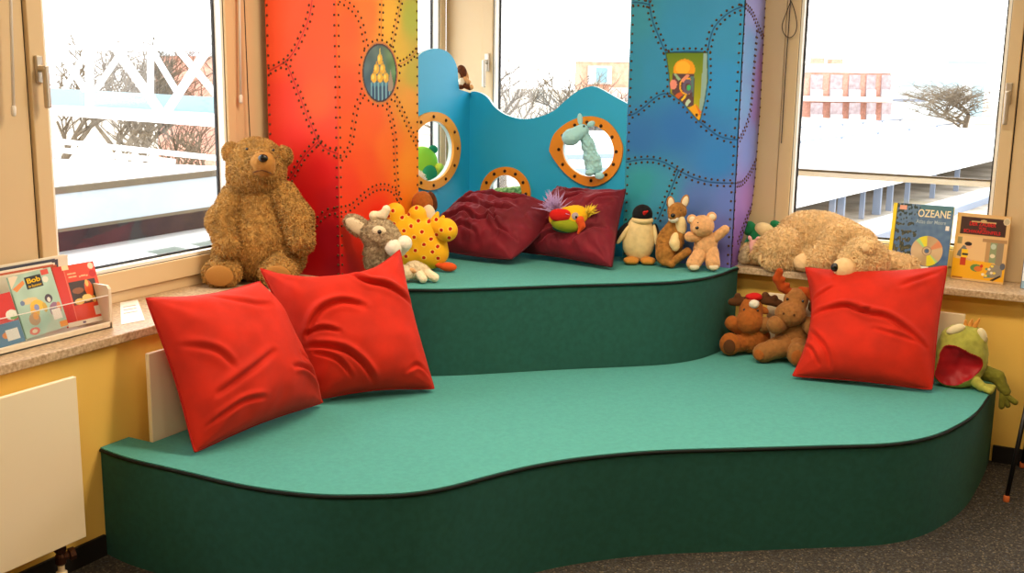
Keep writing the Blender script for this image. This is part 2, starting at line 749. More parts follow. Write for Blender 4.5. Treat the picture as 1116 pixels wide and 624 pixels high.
def window(name, side, s0, s1, post0, post1, handle=None, z1=2.36):
    """a sash window; side 'L' runs along Y at FX, side 'B' along X at FY. post0/post1: outer limits of the fixed frame"""
    def P(a, dep, z):     # a along the wall, dep > 0 outwards
        return (FX - dep, a, z) if side == 'L' else (a, FY + dep, z)
    root = empty(name, P((s0 + s1) / 2, .03, SZ), 0)
    structure(root)
    f = MB()
    f.box(P(post0, 0, SZ), P(s0, .08, z1), .003).box(P(s1, 0, SZ), P(post1, .08, z1), .003)
    f.box(P(s0, 0, SZ), P(s1, .08, SZ + .042), .003).box(P(s0, 0, z1 - .04), P(s1, .08, z1), .003)
    structure(f.build('window_frame', m_frame, root))
    st, rail = .069, .078
    g = .005
    s = MB()
    za, zb = SZ + .046, z1 - .045
    s.box(P(s0 + g, -.016, za), P(s0 + st, .05, zb), .004).box(P(s1 - st + .012, -.016, za), P(s1 - g, .05, zb), .004)
    s.box(P(s0 + st, -.016, za), P(s1 - st + .012, .05, za + rail), .004)
    s.box(P(s0 + st, -.016, zb - rail), P(s1 - st + .012, .05, zb), .004)
    structure(s.build('sash', m_frame, root))
    bd = MB()
    a0, a1 = s0 + st, s1 - st + .012
    zc, zd = za + rail, zb - rail
    for (q0, q1, k, d0, d1) in ((0, .015, 0, -.004, .030), (.0, .024, 1, .030, .040), (-.001, .002, 1, -.006, .0)):
        bd.box(P(a0 + q0, d0, zc), P(a0 + q1, d1, zd), 0, k).box(P(a1 - q1, d0, zc), P(a1 - q0, d1, zd), 0, k)
        bd.box(P(a0, d0, zc + q0), P(a1, d1, zc + q1), 0, k)
    structure(bd.build('glazing_bead', [m_frame_edge, m_gasket], root))
    structure(MB().box(P(a0 + .01, .028, zc + .01), P(a1 - .01, .034, zd), 0).build('pane', m_glass, root))
    # shadow gap between sash and frame
    structure(MB().box(P(s0, .004, za), P(s0 + g, .02, zb)).box(P(s1 - g, .004, za), P(s1, .02, zb))
              .build('seal', m_gasket, root))
    if handle:
        a, zh = handle
        h = MB().box(P(a - .014, -.03, zh - .05), P(a + .014, -.016, zh + .045), .004)
        h.lathe(P(a, -.030, zh), (1, 0, 0) if side == 'L' else (0, -1, 0), [(.012, 0), (.012, .03), (.008, .034)], 14)
        h.box(P(a - .010, -.066, zh - .135), P(a + .010, -.046, zh + .012), .006)
        structure(h.build('handle', m_metal, root))
    return root


window('window_1', 'L', 2.655, 3.685, 2.25, 3.78, (2.69, 1.655))
window('window_2', 'L', 3.90, 5.372, 3.78, 5.39)
window('window_3', 'B', -3.105, -1.80, -3.34, -1.70, (-3.065, 1.70))
window('window_4', 'B', -1.455, -.42, -1.70, -.12, (-.458, 1.60))
window('added_window', 'L', .65, 2.2, .55, 2.25)  # unseen window, added to let daylight into the room
window('window_6', 'B', -.05, 1.9, -.12, 2.0)

# ------------------------------------------------------------------ light of the room
SC.world = bpy.data.worlds.new('overcast sky')
SC.world.use_nodes = True
bg = SC.world.node_tree.nodes['Background']
bg.inputs['Color'].default_value = (1.0, 1.0, .985, 1)
bg.inputs['Strength'].default_value = SKY

m_lampbody = mat('white lamp housing', (240, 240, 238), .4)
m_diff = mat('lamp diffuser', (255, 226, 180), .5, emit=2.0)
lamp0 = None
for i, (x, y) in enumerate(((-1.9, 3.3), (-.4, 3.5), (-1.5, 1.2), (.6, 1.2))):
    t = empty('ceiling_light', (x, y, CEIL - .06), 0, 'flush ceiling light with a warm diffuser above the reading corner', 'lamp',
              'ceiling lights')
    if lamp0 is None:
        hb = MB().box((x - .62, y - .16, CEIL - .06), (x + .62, y + .16, CEIL - .001), .01).build('housing', m_lampbody, t)
        db = MB().box((x - .58, y - .13, CEIL - .066), (x + .58, y + .13, CEIL - .059), .002).build('diffuser', m_diff, t)
        lamp0 = (hb, db)
    else:
        for q in lamp0:
            c = q.copy()
            c.parent = t
            COL.objects.link(c)
    ld = bpy.data.lights.new('lamp', 'AREA')
    ld.shape = 'RECTANGLE'
    ld.size, ld.size_y = 1.16, .26
    ld.energy = LAMP[i]
    ld.color = (1.0, .81, .57)
    lo = bpy.data.objects.new('lamp', ld)
    COL.objects.link(lo)
    lo.parent = t
    lo.location = (0, 0, -.012)

# ------------------------------------------------------------------ camera
cd = bpy.data.cameras.new('camera')
cd.sensor_width = 36
cd.sensor_fit = 'HORIZONTAL'
cd.lens = 36 * F_PX / 1116
cd.clip_end = 600
cam = bpy.data.objects.new('camera', cd)
COL.objects.link(cam)
M4 = np.eye(4)
M4[:3, :3] = RC
M4[:3, 3] = EYE
cam.matrix_world = Matrix(M4.tolist())
SC.camera = cam
SC.view_settings.view_transform = 'Standard'
SC.view_settings.look = 'None'
SC.view_settings.gamma = 1
SC.view_settings.use_curve_mapping = False
SC.view_settings.exposure = EXPOSURE

# ================================================================== BENCH, RADIATORS
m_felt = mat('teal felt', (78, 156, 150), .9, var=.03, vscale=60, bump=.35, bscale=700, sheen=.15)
m_feltside = mat('shaded teal felt', (38, 92, 84), .9, var=.05, vscale=40, bump=.35, bscale=700, sheen=.1)  # same felt, darkened: the dimmer light on upright faces is in the colour
m_seam = mat('black seam', (14, 22, 20), .8)
m_enamel = mat('cream enamel', (248, 230, 198), .35, spec=.5)


def step(name, loop, z0, z1, front, label):
    c = np.mean(loop, 0)
    root = empty(name, (c[0], c[1], z0), 0, label, 'bench')
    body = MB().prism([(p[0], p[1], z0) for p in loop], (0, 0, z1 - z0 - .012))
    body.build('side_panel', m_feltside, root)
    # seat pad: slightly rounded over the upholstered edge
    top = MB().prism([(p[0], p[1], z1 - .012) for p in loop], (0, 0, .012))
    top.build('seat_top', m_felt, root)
    fr = [(p[0], p[1], z1 - .010) for p in front]
    MB().tube(resample(fr, .02), .0062, 8).build('piping', m_seam, root, True)
    return root


ZS = .39
fpx = [(109, 487), (140, 498), (200, 512), (270, 528), (340, 537), (400, 538), (450, 535.5), (490, 528.5), (530, 518), (580, 506),
       (640, 496.5), (715, 490), (800, 487.3), (900, 484.5), (970, 482), (1015, 474), (1045, 461), (1064, 447.5), (1077, 430)]
front = [Zp(x, y, ZS)[:2] for x, y in fpx]
front[0] = np.array([WX + .003, front[0][1]])
front = spline(front, 6)
front = np.array([p for p in front])
XE = front[-1][0]
R2X, R2Y0 = -2.852, 2.685                     # the radiator behind the left end
R3Y, R3X0, R3X1 = 5.055, -1.375, -.515          # the radiator behind the right end
lower = [tuple(p) for p in front]
lower += [(XE + .004, 5.0), (XE + .004, WY - .003), (R3X1 + .012, WY - .003), (R3X1 + .012, R3Y - .005), (-1.75, R3Y - .005),
          (-2.848, R3Y - .005), (-2.848, 3.0), (-2.848, R2Y0 - .01), (WX + .003, R2Y0 - .01)]
step('curved_bench', lower, 0.0, ZS, front, 'wide wavy lower bench in green felt standing on the carpet')

upx = [(430, 313.5), (455, 313.8), (480, 314), (520, 313), (560, 311.5), (620, 309.3), (680, 307.7), (720, 306.3), (745, 304.5), (768, 301.3),
       (785, 297), (796, 293)]
uf = [Zp(x, y, SZ)[:2] for x, y in upx]
uf = [np.array([SX + .004, 3.69]), np.array([-2.80, 3.735])] + uf + [np.array([-1.535, SY - .004])]
uf = spline(uf, 6)
upper = [tuple(p) for p in uf] + [(-2.2, SY - .004), (SX + .004, SY - .004), (SX + .004, 4.4)]
step('raised_platform', upper, ZS + .001, SZ, uf, 'raised green felt platform on the back of the lower bench')


def radiator(lo, hi, axis, label, feet, name='radiator', valve=None):
    """flat panel radiator; axis: which axis is its thickness"""
    lo, hi = np.array(lo, float), np.array(hi, float)
    root = empty(name, ((lo[0] + hi[0]) / 2, (lo[1] + hi[1]) / 2, lo[2]), 0, label, 'radiator', None)
    wall_side = lo[axis] if axis == 0 else hi[axis]
    front = hi[axis] if axis == 0 else lo[axis]
    sg = 1 if axis == 0 else -1
    p0, p1 = lo.copy(), hi.copy()
    p0[axis], p1[axis] = front - sg * .018, front
    MB().box(p0, p1, .003).build('panel', m_enamel, root)
    o = 1 - axis
    for f in (.12, .88):                       # wall brackets and the convector plate behind
        a, b = lo.copy(), hi.copy()
        c = lo[o] + (hi[o] - lo[o]) * f
        a[o], b[o] = c - .02, c + .02
        a[2], b[2] = lo[2] + .06, hi[2] - .06
        a[axis], b[axis] = wall_side, front - sg * .018
        MB().box(a, b, .002).build('bracket', m_enamel, root)
    a, b = lo.copy(), hi.copy()
    a[o] += .10
    b[o] -= .10
    a[2] += .03
    b[2] -= .05
    a[axis], b[axis] = front - sg * .019, front - sg * .05
    MB().box(a, b, .002).build('convector', m_enamel, root)
    return root


rad = radiator((WX + .004, .6, .155), (-2.85, 2.375, .70), 0, 'large flat cream radiator on the yellow wall left of the bench', None)
# standpipe with its valve and floor rosette
vx, vy = -2.895, 2.305
pb = MB().tube([(vx, vy, 0.0), (vx, vy, .16)], .011, 10)
pb.build('pipe', m_enamel, rad, True)
MB().lathe((vx, vy, .0), (0, 0, 1), [(.036, 0), (.036, .008), (.026, .018), (.018, .022), (.018, .05), (.012, .052)], 22).build('rosette', m_enamel, rad, True)
m_brass = mat('dark brass valve', (74, 44, 30), .4, metal=.5)
MB().lathe((vx, vy, .075), (0, 0, 1), [(.012, 0), (.018, .006), (.018, .03), (.013, .04), (.02, .05), (.02, .072), (.012, .076)], 12) \
    .lathe((vx, vy, .10), (.35, .9, .1), [(.014, 0), (.014, .025), (.022, .028), (.022, .045)], 8).build('valve', m_brass, rad)
radiator((WX + .004, R2Y0, .155), (-2.856, 3.66, .703), 0, 'flat cream radiator half hidden behind the two left red cushions', None)
radiator((R3X0, R3Y + .005, .155), (R3X1, WY - .004, .668), 1, 'flat cream radiator behind the right red cushion and the moose toys', None)

# ================================================================== PAINTED COLUMNS
m_paint = mat('glossy painted board', (255, 255, 255), .5, attr='paint', spec=.25)
m_rivet = mat('bronze rivet', (96, 66, 44), .4, metal=.6)
m_wood = mat('plain board', (150, 120, 90), .7)


def rivet_mesh(r=.0058):
    m = MB().lathe((0, 0, 0), (0, 0, 1), [(r, 0), (r * .92, r * .35), (r * .6, r * .7), (r * .15, r * .85)], 10)
    return np.array(m.V), m.F


RV, RF = rivet_mesh()


class Face:
    """a vertical board with plane coordinates (s along, z up)"""

    def __init__(self, origin, along, normal):
        self.o, self.u, self.n = np.array(origin, float), np.array(along, float), np.array(normal, float)

    def st(self, pts):
        out = []
        for x, y in pts:
            p = Vp(x, y, self.o, self.n)
            out.append((np.dot(p - self.o, self.u), p[2]))
        return np.array(out)

    def p3(self, st, off=0.0):
        st = np.atleast_2d(st)
        return self.o + st[:, :1] * self.u + np.array([0, 0, 1.0]) * (st[:, 1:2] - self.o[2]) + self.n * off


def idw(S, Zs, ctrl, pw=3):
    num, den = 0, 0
    for (s, z), c in ctrl:
        w = 1 / (((S - s) ** 2 + (Zs - z) ** 2) ** (pw / 2) + 1e-5)
        num = num + w[:, None] * np.array(c, float)
        den = den + w
    return num / den[:, None]


def double_rivets(curve, off=.0125, step=.030):
    P = resample(curve, step)
    T = np.gradient(P, axis=0)
    T /= np.linalg.norm(T, axis=1)[:, None] + 1e-9
    N = np.stack([-T[:, 1], T[:, 0]], 1)
    return np.concatenate([P + N * off, P - N * off])


def place_rivets(root, spots, limit=100):
    """spots: list of (3D point, normal); the nearest in view as parts, the rest as one"""
    keep = []
    for p, n in spots:
        c = RC.T @ (p - EYE)
        y = CY - F_PX * c[1] / -c[2]
        keep.append((0 if y > -2 else 1, -c[2], p, n))
    keep.sort(key=lambda t: (t[0], t[1]))
    me, rest = {}, MB()
    for i, (_, _, p, n) in enumerate(keep):
        n = np.array(n, float)
        u = np.cross([0, 0, 1.0], n)
        ax = np.stack([u, [0, 0, 1.0], n])
        V = RV @ ax
        if i < limit:
            key = tuple(np.round(n, 3))
            loc = np.array(wmat(root).inverted()) @ np.r_[p, 1]
            if key not in me:
                o = mesh('rivet', V, RF, m_rivet, root, True, world=False)
                me[key] = o
            else:
                o = me[key].copy()
                COL.objects.link(o)
            o.location = loc[:3]
        else:
            rest.add(V + p, RF)
    if rest.V:
        o = rest.build('rivet_rows', m_rivet, root, True)
        o['kind'] = 'stuff'


def seam_paint(cols, S, Zs, curves, dark, w=.0028, k=.85):
    for c in curves:
        d = dist_poly(S, Zs, c)
        f = np.clip(1 - (d - w * .5) / w, 0, 1)[:, None] * k
        cols = cols * (1 - f) + np.array(dark, float) * f
    return cols


ZT = 2.34
# ---- red / orange / yellow column
RX0, RX1, RY0, RY1 = -3.29, -2.912, 3.84, 4.457
redcol = empty('painted_column', (RX1, RY0, SZ), 0, 'tall square column painted red, orange and yellow with riveted seams', 'column')
fa = Face((RX0, RY0, SZ), (1, 0, 0), (0, -1, 0))
fb = Face((RX1, RY0, SZ), (0, 1, 0), (1, 0, 0))
sa = [fa.st(c) for c in (
    [(340.3, -2), (337.7, 15.4), (331.3, 33.3), (321, 55), (311.3, 66.7), (294, 77)],
    [(311.3, 66.7), (319.7, 87), (328.7, 110), (337.7, 133), (348, 155), (357, 163), (371, 168.5)],
    [(348, 153), (331, 170.5), (316, 196), (306, 212)],
    [(340, 250), (346.7, 240), (357, 231), (371.5, 229)])]
sb = [fb.st(c) for c in (
    [(371, -1), (377.4, 3.8), (386.4, 11.5), (392.8, 23), (396.7, 38.5), (399, 52)],
    [(415.9, -3), (415.4, 25.6), (414.8, 46)],
    [(438, -4), (433.8, 15.4), (430, 33.3), (426.7, 50)],
    [(432.6, 70.5), (444, 65.4), (457, 52)],
    [(428.7, 102.6), (439, 123), (449, 146), (457, 161)],
    [(421, 111), (426, 128), (430, 149), (431, 175.6), (432.5, 201), (434.5, 217)],
    [(397.5, 99), (389, 115), (385, 138), (382.5, 156), (378.7, 165), (372, 172)],
    [(372, 228), (382.5, 225.6), (392.8, 216.7), (405.6, 206.4), (418.5, 203.3), (428.7, 207.7), (436, 219)])]
sa = [spline(c, 5) for c in sa]
sb = [spline(c, 5) for c in sb]


def ctrl(face, items):
    return [(tuple(face.st([(x, y)])[0]), c) for x, y, c in items]


ca = ctrl(fa, [(305, 15, (248, 92, 62)), (305, 60, (246, 88, 60)), (350, 30, (246, 84, 36)), (345, 110, (247, 92, 46)), (362, 150, (240, 66, 40)),
               (308, 110, (240, 66, 62)), (320, 160, (243, 50, 50)), (350, 190, (232, 36, 52)), (330, 225, (226, 24, 40)), (360, 220, (214, 34, 60)),
               (360, 260, (178, 18, 52)), (340, 280, (190, 16, 36)), (366, 295, (160, 14, 46))])
cb = ctrl(fb, [(380, 30, (244, 92, 20)), (378, 100, (240, 82, 14)), (400, 15, (246, 120, 14)), (405, 130, (243, 96, 16)), (400, 180, (240, 84, 14)),
               (420, 160, (246, 112, 16)), (425, 20, (248, 186, 24)), (434, 60, (226, 186, 30)), (448, 20, (176, 188, 34)), (450, 80, (190, 176, 38)),
               (446, 110, (236, 160, 30)), (445, 180, (250, 150, 26)), (452, 220, (248, 140, 24)), (385, 260, (220, 32, 20)), (376, 290, (200, 20, 40)),
               (380, 205, (232, 60, 20)), (410, 240, (232, 44, 18)), (430, 260, (240, 70, 20))])
ov = fb.st([(414, 79.5)])[0]
ovr = (abs(fb.st([(432.3, 79.5)])[0][0] - ov[0]), abs(fb.st([(414, 47.2)])[0][1] - ov[1]))


def paint_a(a, b, x, y):
    S, Zs = x, SZ + y
    c = idw(S, Zs, ca) * np.array((1, .95, .72))
    return seam_paint(c, S, Zs, sa, (170, 30, 34))


def castle(c, S, Zs):
    X = (S - ov[0]) / ovr[0]
    Y = (Zs - ov[1]) / ovr[1]
    r = np.hypot(X, Y)
    ins = r < 1
    col = np.stack([70 + 20 * Y + 22 * np.clip(X, 0, 1), 96 + 14 * Y + 40 * np.clip(X, 0, 1), 108 - 8 * Y - 45 * np.clip(X, 0, 1)], 1)
    col += (lump(np.stack([X * 3, Y * 3, X * 0], 1), 1.7) * 12)[:, None]
    # pale blue arcade at the foot
    base = (np.abs(X - .02) < .56) & (Y < -.30)
    col[base] = (66, 122, 150)
    for k in range(5):
        cx = -.42 + k * .22
        arch = (np.abs(X - cx) < .07) & (Y < -.42 - ((X - cx) / .07) ** 2 * .08)
        col[arch] = (44, 74, 108)
        col[(np.abs(np.abs(X - cx) - .09) < .02) & (Y < -.30)] = (130, 180, 194)
    for k in range(3):
        cx = -.33 + k * .33
        col[(np.abs(X - cx) < .06) & (Y > -.32) & (Y < -.1)] = (150, 140, 70)
    # golden onion domes in three tiers with a spire
    for cx, cy, w, h in ((-.36, -.16, .17, .17), (0, -.16, .17, .17), (.34, -.16, .17, .17), (-.2, .14, .155, .17), (.16, .14, .155, .17), (0, .46, .15, .19)):
        d = np.hypot((X - cx) / w, (Y - cy) / h) < 1
        col[d] = (232, 176, 40)
        col[np.hypot((X - cx + .05) / w * 2.4, (Y - cy - .03) / h * 2) < 1] = (250, 216, 90)
        col[(np.abs(X - cx) < .03) & (Y > cy + h * .8) & (Y < cy + h * 1.5)] = (214, 156, 40)
    col[(np.abs(X) < .05 * np.clip((.92 - Y) / .3, 0, 1)) & (Y > .6)] = (214, 190, 80)
    # grey spire to the right
    col[(np.abs(X - .62) < .16 * np.clip((.12 - Y) / .5, 0, 1)) & (Y > -.62)] = (160, 140, 120)
    col[(r > .93)] = (60, 40, 44)
    c[ins] = col[ins]
    rim = (r >= 1) & (r < 1.07)
    c[rim] = (206, 120, 40)
    return c


def paint_b(a, b, x, y):
    S, Zs = x, SZ + y
    c = idw(S, Zs, cb) * np.array((1, .97, .6))
    c = seam_paint(c, S, Zs, sb, (196, 70, 20), .0022, .6)
    return castle(c, S, Zs)


H = np.array([0, 0, ZT - SZ])
painted('front_panel', (RX0, RY0, SZ), (RX1 - RX0 - .0015, 0, 0), H, paint_a, .0036, m_paint, redcol, .018)
painted('side_panel', (RX1, RY0 + .0015, SZ), (0, RY1 - RY0 - .0015, 0), H, paint_b, .0036, m_paint, redcol, .018)
MB().box((RX0 + .004, RY0 + .02, SZ), (RX1 - .02, RY1 - .004, ZT - .004)).build('core', m_wood, redcol)
spots = []
for c in sa:
    spots += [(fa.p3(q)[0], (0, -1, 0)) for q in double_rivets(c) if .004 < q[0] < RX1 - RX0 - .004]
for c in sb:
    spots += [(fb.p3(q)[0], (1, 0, 0)) for q in double_rivets(c)
              if .004 < q[0] < RY1 - RY0 - .004 and np.hypot((q[0] - ov[0]) / ovr[0], (q[1] - ov[1]) / ovr[1]) > 1.1]
for z in np.arange(SZ + .02, 2.06, .042):
    spots += [(fa.p3((.010, z))[0], (0, -1, 0)), (fa.p3((RX1 - RX0 - .010, z))[0], (0, -1, 0)), (fb.p3((.014, z))[0], (1, 0, 0)),
              (fb.p3((RY1 - RY0 - .010, z))[0], (1, 0, 0))]
for k in range(26):
    t = k / 26 * 6.283
    spots.append((fb.p3((ov[0] + ovr[0] * 1.18 * math.cos(t), ov[1] + ovr[1] * 1.12 * math.sin(t)))[0], (1, 0, 0)))
redcol['kind'] = 'thing'
place_rivets(redcol, spots)

# ---- blue / violet column
QX0, QX1, QY0 = -2.10, -1.553, 5.037
bluecol = empty('painted_column', ((QX0 + QX1) / 2, QY0, SZ), 0, 'tall square column painted blue, teal and violet with riveted seams', 'column')
fc = Face((QX0, QY0, SZ), (1, 0, 0), (0, -1, 0))
fd = Face((QX1, QY0, SZ), (0, 1, 0), (1, 0, 0))
sc_ = [fc.st(c) for c in (
    [(684, 2), (698, 3), (708, 5)],
    [(707, 0), (709, 12), (712, 25), (720, 45), (726, 57)],
    [(726, 57.5), (750, 56), (771, 57)],
    [(771, 57), (774.4, 40.4), (779, 29), (789, 18), (798.5, 11.5), (808, 7.7), (813, 7.3)],
    [(682, 126), (690, 124.5), (700, 118), (710, 109.5), (720, 103), (730.4, 101.7)],
    [(730.4, 101.7), (743, 110.5), (751, 120), (761, 131), (770.5, 139), (782, 147.4), (794.4, 151.4), (804, 152)],
    [(680, 177), (702, 173.5), (718, 175), (730, 180), (742, 187), (760, 195), (780, 199), (803, 199.5)],
    [(739.6, 185.5), (730, 209), (717, 239)],
    [(771, 57), (771.5, 88), (768, 110), (763, 131)],
    [(726, 57), (730, 80), (730.4, 101.7)])]
sc_ = [spline(c, 5) for c in sc_]
sd = [fd.st(c) for c in (
    [(813, 7), (819.6, 14.4), (826, 29), (831, 39.4)],
    [(825, 34), (822.5, 63.5), (818.7, 111.5), (817, 123), (812.7, 138), (806, 152)],
    [(803.5, 201), (809.6, 198.6), (817, 188.6), (824, 175)],
    [(823, 218), (814, 236), (804, 264)])]
sd = [spline(c, 5) for c in sd]
cc = ctrl(fc, [(695, 20, (52, 132, 152)), (690, 80, (44, 126, 156)), (710, 80, (46, 128, 166)), (740, 30, (44, 128, 168)), (790, 40, (50, 130, 170)),
               (790, 90, (46, 130, 182)), (740, 140, (44, 104, 168)), (700, 150, (46, 104, 164)), (780, 175, (48, 116, 178)), (700, 200, (50, 142, 152)),
               (692, 260, (58, 152, 150)), (722, 210, (58, 138, 164)), (760, 220, (86, 110, 172)), (780, 250, (104, 104, 168)), (790, 285, (112, 98, 164)),
               (740, 260, (88, 112, 168)), (795, 215, (96, 112, 178))])
cdd = ctrl(fd, [(817, 60, (104, 158, 214)), (814, 110, (112, 160, 216)), (824, 5, (150, 150, 216)), (829, 80, (142, 104, 178)), (823, 120, (138, 112, 186)),
                (815, 160, (120, 140, 212)), (820, 150, (124, 138, 210)), (812, 220, (158, 116, 190)), (806, 250, (142, 100, 182)), (810, 260, (110, 80, 160))])
wq = fc.st([(725.5, 57.5), (771, 57), (771.5, 88), (768, 110), (763, 131), (761, 131.5), (743, 111), (730.4, 101.7), (729, 80)])
dk = lambda pts: fc.st([(700 + x / 6.24, 40 + y / 6.24) for x, y in pts])


def abstract(c, S, Zs):
    ins = inside_poly(S, Zs, wq)
    col = np.tile(np.array((96, 128, 26), float), (len(S), 1))
    zt = wq[:, 1].max()
    col += (zt - Zs)[:, None] * np.array((330, 170, 20))

    def poly(pts, cl):
        col[inside_poly(S, Zs, dk(pts))] = cl

    def disc(x, y, rx, ry, cl, r0=0):
        q = dk([(x, y), (x + rx, y), (x, y - ry)])
        d = np.hypot((S - q[0][0]) / (q[1][0] - q[0][0]), (Zs - q[0][1]) / (q[2][1] - q[0][1]))
        col[(d < 1) & (d >= r0)] = cl
    poly([(440, 110), (418, 110), (385, 540), (440, 480)], (142, 176, 170))
    disc(285, 225, 74, 74, (238, 160, 30))
    disc(275, 210, 50, 46, (246, 184, 50))
    poly([(205, 250), (355, 255), (350, 470), (300, 480), (200, 380)], (92, 66, 70))
    poly([(212, 250), (245, 300), (262, 290), (226, 248)], (150, 190, 150))
    disc(212, 325, 24, 34, (232, 146, 130))
    disc(300, 335, 50, 60, (244, 180, 40), .8)
    disc(310, 340, 38, 50, (100, 90, 120), .5)
    disc(315, 345, 14, 20, (60, 180, 110))
    poly([(260, 300), (300, 255), (325, 262), (280, 310)], (232, 150, 120))
    poly([(225, 395), (262, 372), (278, 395), (240, 425)], (204, 92, 40))
    poly([(262, 430), (290, 395), (302, 405), (272, 440)], (244, 200, 50))
    poly([(290, 450), (315, 420), (330, 440), (300, 478)], (190, 214, 190))
    poly([(325, 270), (350, 270), (345, 420), (335, 330)], (84, 120, 120))
    poly([(316, 490), (360, 455), (402, 510), (385, 570)], (240, 170, 34))
    poly([(360, 455), (402, 510), (392, 540)], (226, 112, 40))
    disc(370, 532, 9, 12, (70, 44, 30))
    c[ins] = np.clip(col[ins], 0, 255)
    return c


def paint_c(a, b, x, y):
    S, Zs = x, SZ + y
    c = np.clip(idw(S, Zs, cc) * np.array((1.05, 1.12, 1.16)), 0, 255)
    c = seam_paint(c, S, Zs, sc_[:-2], (14, 62, 110))
    c = abstract(c, S, Zs)
    return seam_paint(c, S, Zs, [np.r_[wq, wq[:1]]], (24, 60, 60), .0022)


painted('front_panel', (QX0, QY0, SZ), (QX1 - QX0, 0, 0), H, paint_c, .0036, m_paint, bluecol, .018)
# the side board narrows towards its foot
edge = fd.st([(804.5, 281), (806, 270), (812, 250), (819, 228), (823, 195), (825.5, 160), (828.5, 120), (834.6, 0)])
edge = np.r_[[[edge[0][0], SZ]], edge[1:], [[edge[-1][0], ZT]]]
nz_, nk = 420, 26
zz = np.linspace(SZ, ZT, nz_)
ww = np.clip(np.interp(zz, edge[:, 1], edge[:, 0]), .03, .345)
V, cS, cZ = [], [], []
for i in range(nz_):
    for j in range(nk):
        s = ww[i] * j / (nk - 1)
        V.append(fd.p3((s, zz[i]))[0])
        cS.append(s)
        cZ.append(zz[i])
cS, cZ = np.array(cS), np.array(cZ)
cl = seam_paint(idw(cS, cZ, cdd), cS, cZ, sd, (70, 50, 120), .0024, .7)
Fs = [(i * nk + j, i * nk + j + 1, (i + 1) * nk + j + 1, (i + 1) * nk + j) for i in range(nz_ - 1) for j in range(nk - 1)]
n0 = len(V)
for i in range(nz_):                                   # thickness along the shaped edge
    V.append(fd.p3((ww[i], zz[i]), -.018)[0])
cl = np.concatenate([cl, np.tile((150, 120, 190), (nz_, 1))])
Fs += [(i * nk + nk - 1, n0 + i, n0 + i + 1, (i + 1) * nk + nk - 1) for i in range(nz_ - 1)]
mesh('side_panel', V, Fs, m_paint, bluecol, cols=cl)
MB().box((QX0 + .004, QY0 + .02, SZ), (QX1 - .02, QY0 + .03, ZT - .004)).build('core', m_wood, bluecol)
spots = []
for c in sc_:
    spots += [(fc.p3(q)[0], (0, -1, 0)) for q in double_rivets(c, .0135) if .004 < q[0] < QX1 - QX0 - .004 and not inside_poly(q[:1], q[1:], wq)[0]]
for c in sd:
    spots += [(fd.p3(q)[0], (1, 0, 0)) for q in double_rivets(c, .010, .028) if .004 < q[0] < np.interp(q[1], zz, ww) - .003]
for z in np.arange(SZ + .02, 2.06, .042):
    spots += [(fc.p3((.012, z))[0], (0, -1, 0)), (fc.p3((QX1 - QX0 - .014, z))[0], (0, -1, 0)), (fd.p3((.010, z))[0], (1, 0, 0)),
              (fd.p3((np.interp(z, zz, ww) - .008, z))[0], (1, 0, 0))]
bluecol['kind'] = 'thing'
place_rivets(bluecol, spots)

# ================================================================== PORTHOLE PARTITION
m_blue = mat('turquoise painted board', (30, 168, 220), .45, spec=.4)
m_blueedge = mat('cut edge with sky highlight', (206, 232, 238), .5)  # bare board edge, whitened so the sky highlight sits in its colour
m_ring = mat('ochre painted ring', (226, 142, 32), .45, spec=.4)
m_ringl = mat('yellow ochre ring', (232, 160, 48), .45, spec=.4)
m_bolt = mat('dark brown bolt', (58, 36, 22), .4, metal=.4)
PXX, PYY = -2.978, 5.04
part = empty('porthole_partition', (PXX, PYY, SZ), 0, 'low turquoise wave-topped partition with three ochre portholes in the corner', 'partition')

part['kind'] = 'thing'


def plane_pts(pts, side):
    return [Xp(x, y, PXX) if side == 'L' else Yp(x, y, PYY) for x, y in pts]


def z590(pts, s, x0, y0):
    return [(x0 + x / s, y0 + y / s) for x, y in pts]


def closed(pts, side, n=5):
    return spline(plane_pts(pts, side), n, True)


r_out = closed(z590([(62, 290), (90, 200), (160, 130), (250, 85), (345, 72), (440, 100), (510, 170), (550, 250), (558, 310), (540, 400), (490, 480),
                     (420, 530), (350, 548), (270, 530), (180, 470), (110, 390), (72, 330)], 6.24, 590, 115), 'B')
r_in = closed(z590([(150, 300), (170, 220), (230, 152), (320, 130), (400, 150), (465, 205), (498, 290), (490, 370), (450, 430), (390, 470),
                    (320, 480), (250, 455), (180, 390)], 6.24, 590, 115), 'B')
r_bolt = plane_pts(z590([(318, 112), (413, 137), (488, 213), (516, 312), (497, 398), (447, 468), (345, 508), (235, 478), (153, 398), (126, 297),
                         (152, 202), (235, 132)], 6.24, 590, 115), 'B')


def ell(cx, cy, rx, ry, n=40):
    return [(cx + rx * math.cos(6.2832 * k / n), cy + ry * math.sin(6.2832 * k / n)) for k in range(n)]


s_out = plane_pts(ell(551.5, 211, 27.3, 29.5), 'B')
s_in = plane_pts(ell(551.5, 211, 18.5, 20.5), 'B')
s_bolt = plane_pts([p for p in ell(551.5, 211, 23, 25, 12)], 'B')
lc = Xp(470, 164.5, PXX)
lry = abs(Xp(469, 122, PXX)[2] - Xp(469, 207, PXX)[2]) / 2
lrx = abs(Xp(500, 160, PXX)[1] - lc[1])
circ = lambda a, b, n=44: [np.array([PXX, max(RY1 + .006 + .004 * (1 - a), lc[1] + lrx * a * math.cos(6.2832 * k / n)), lc[2] + lry * b * math.sin(6.2832 * k / n)]) for k in range(n)]
l_out, l_in = circ(1, 1), circ(.74, .77)
l_bolt = [p for p in circ(.87, .88, 12) if p[1] > RY1 + .02]

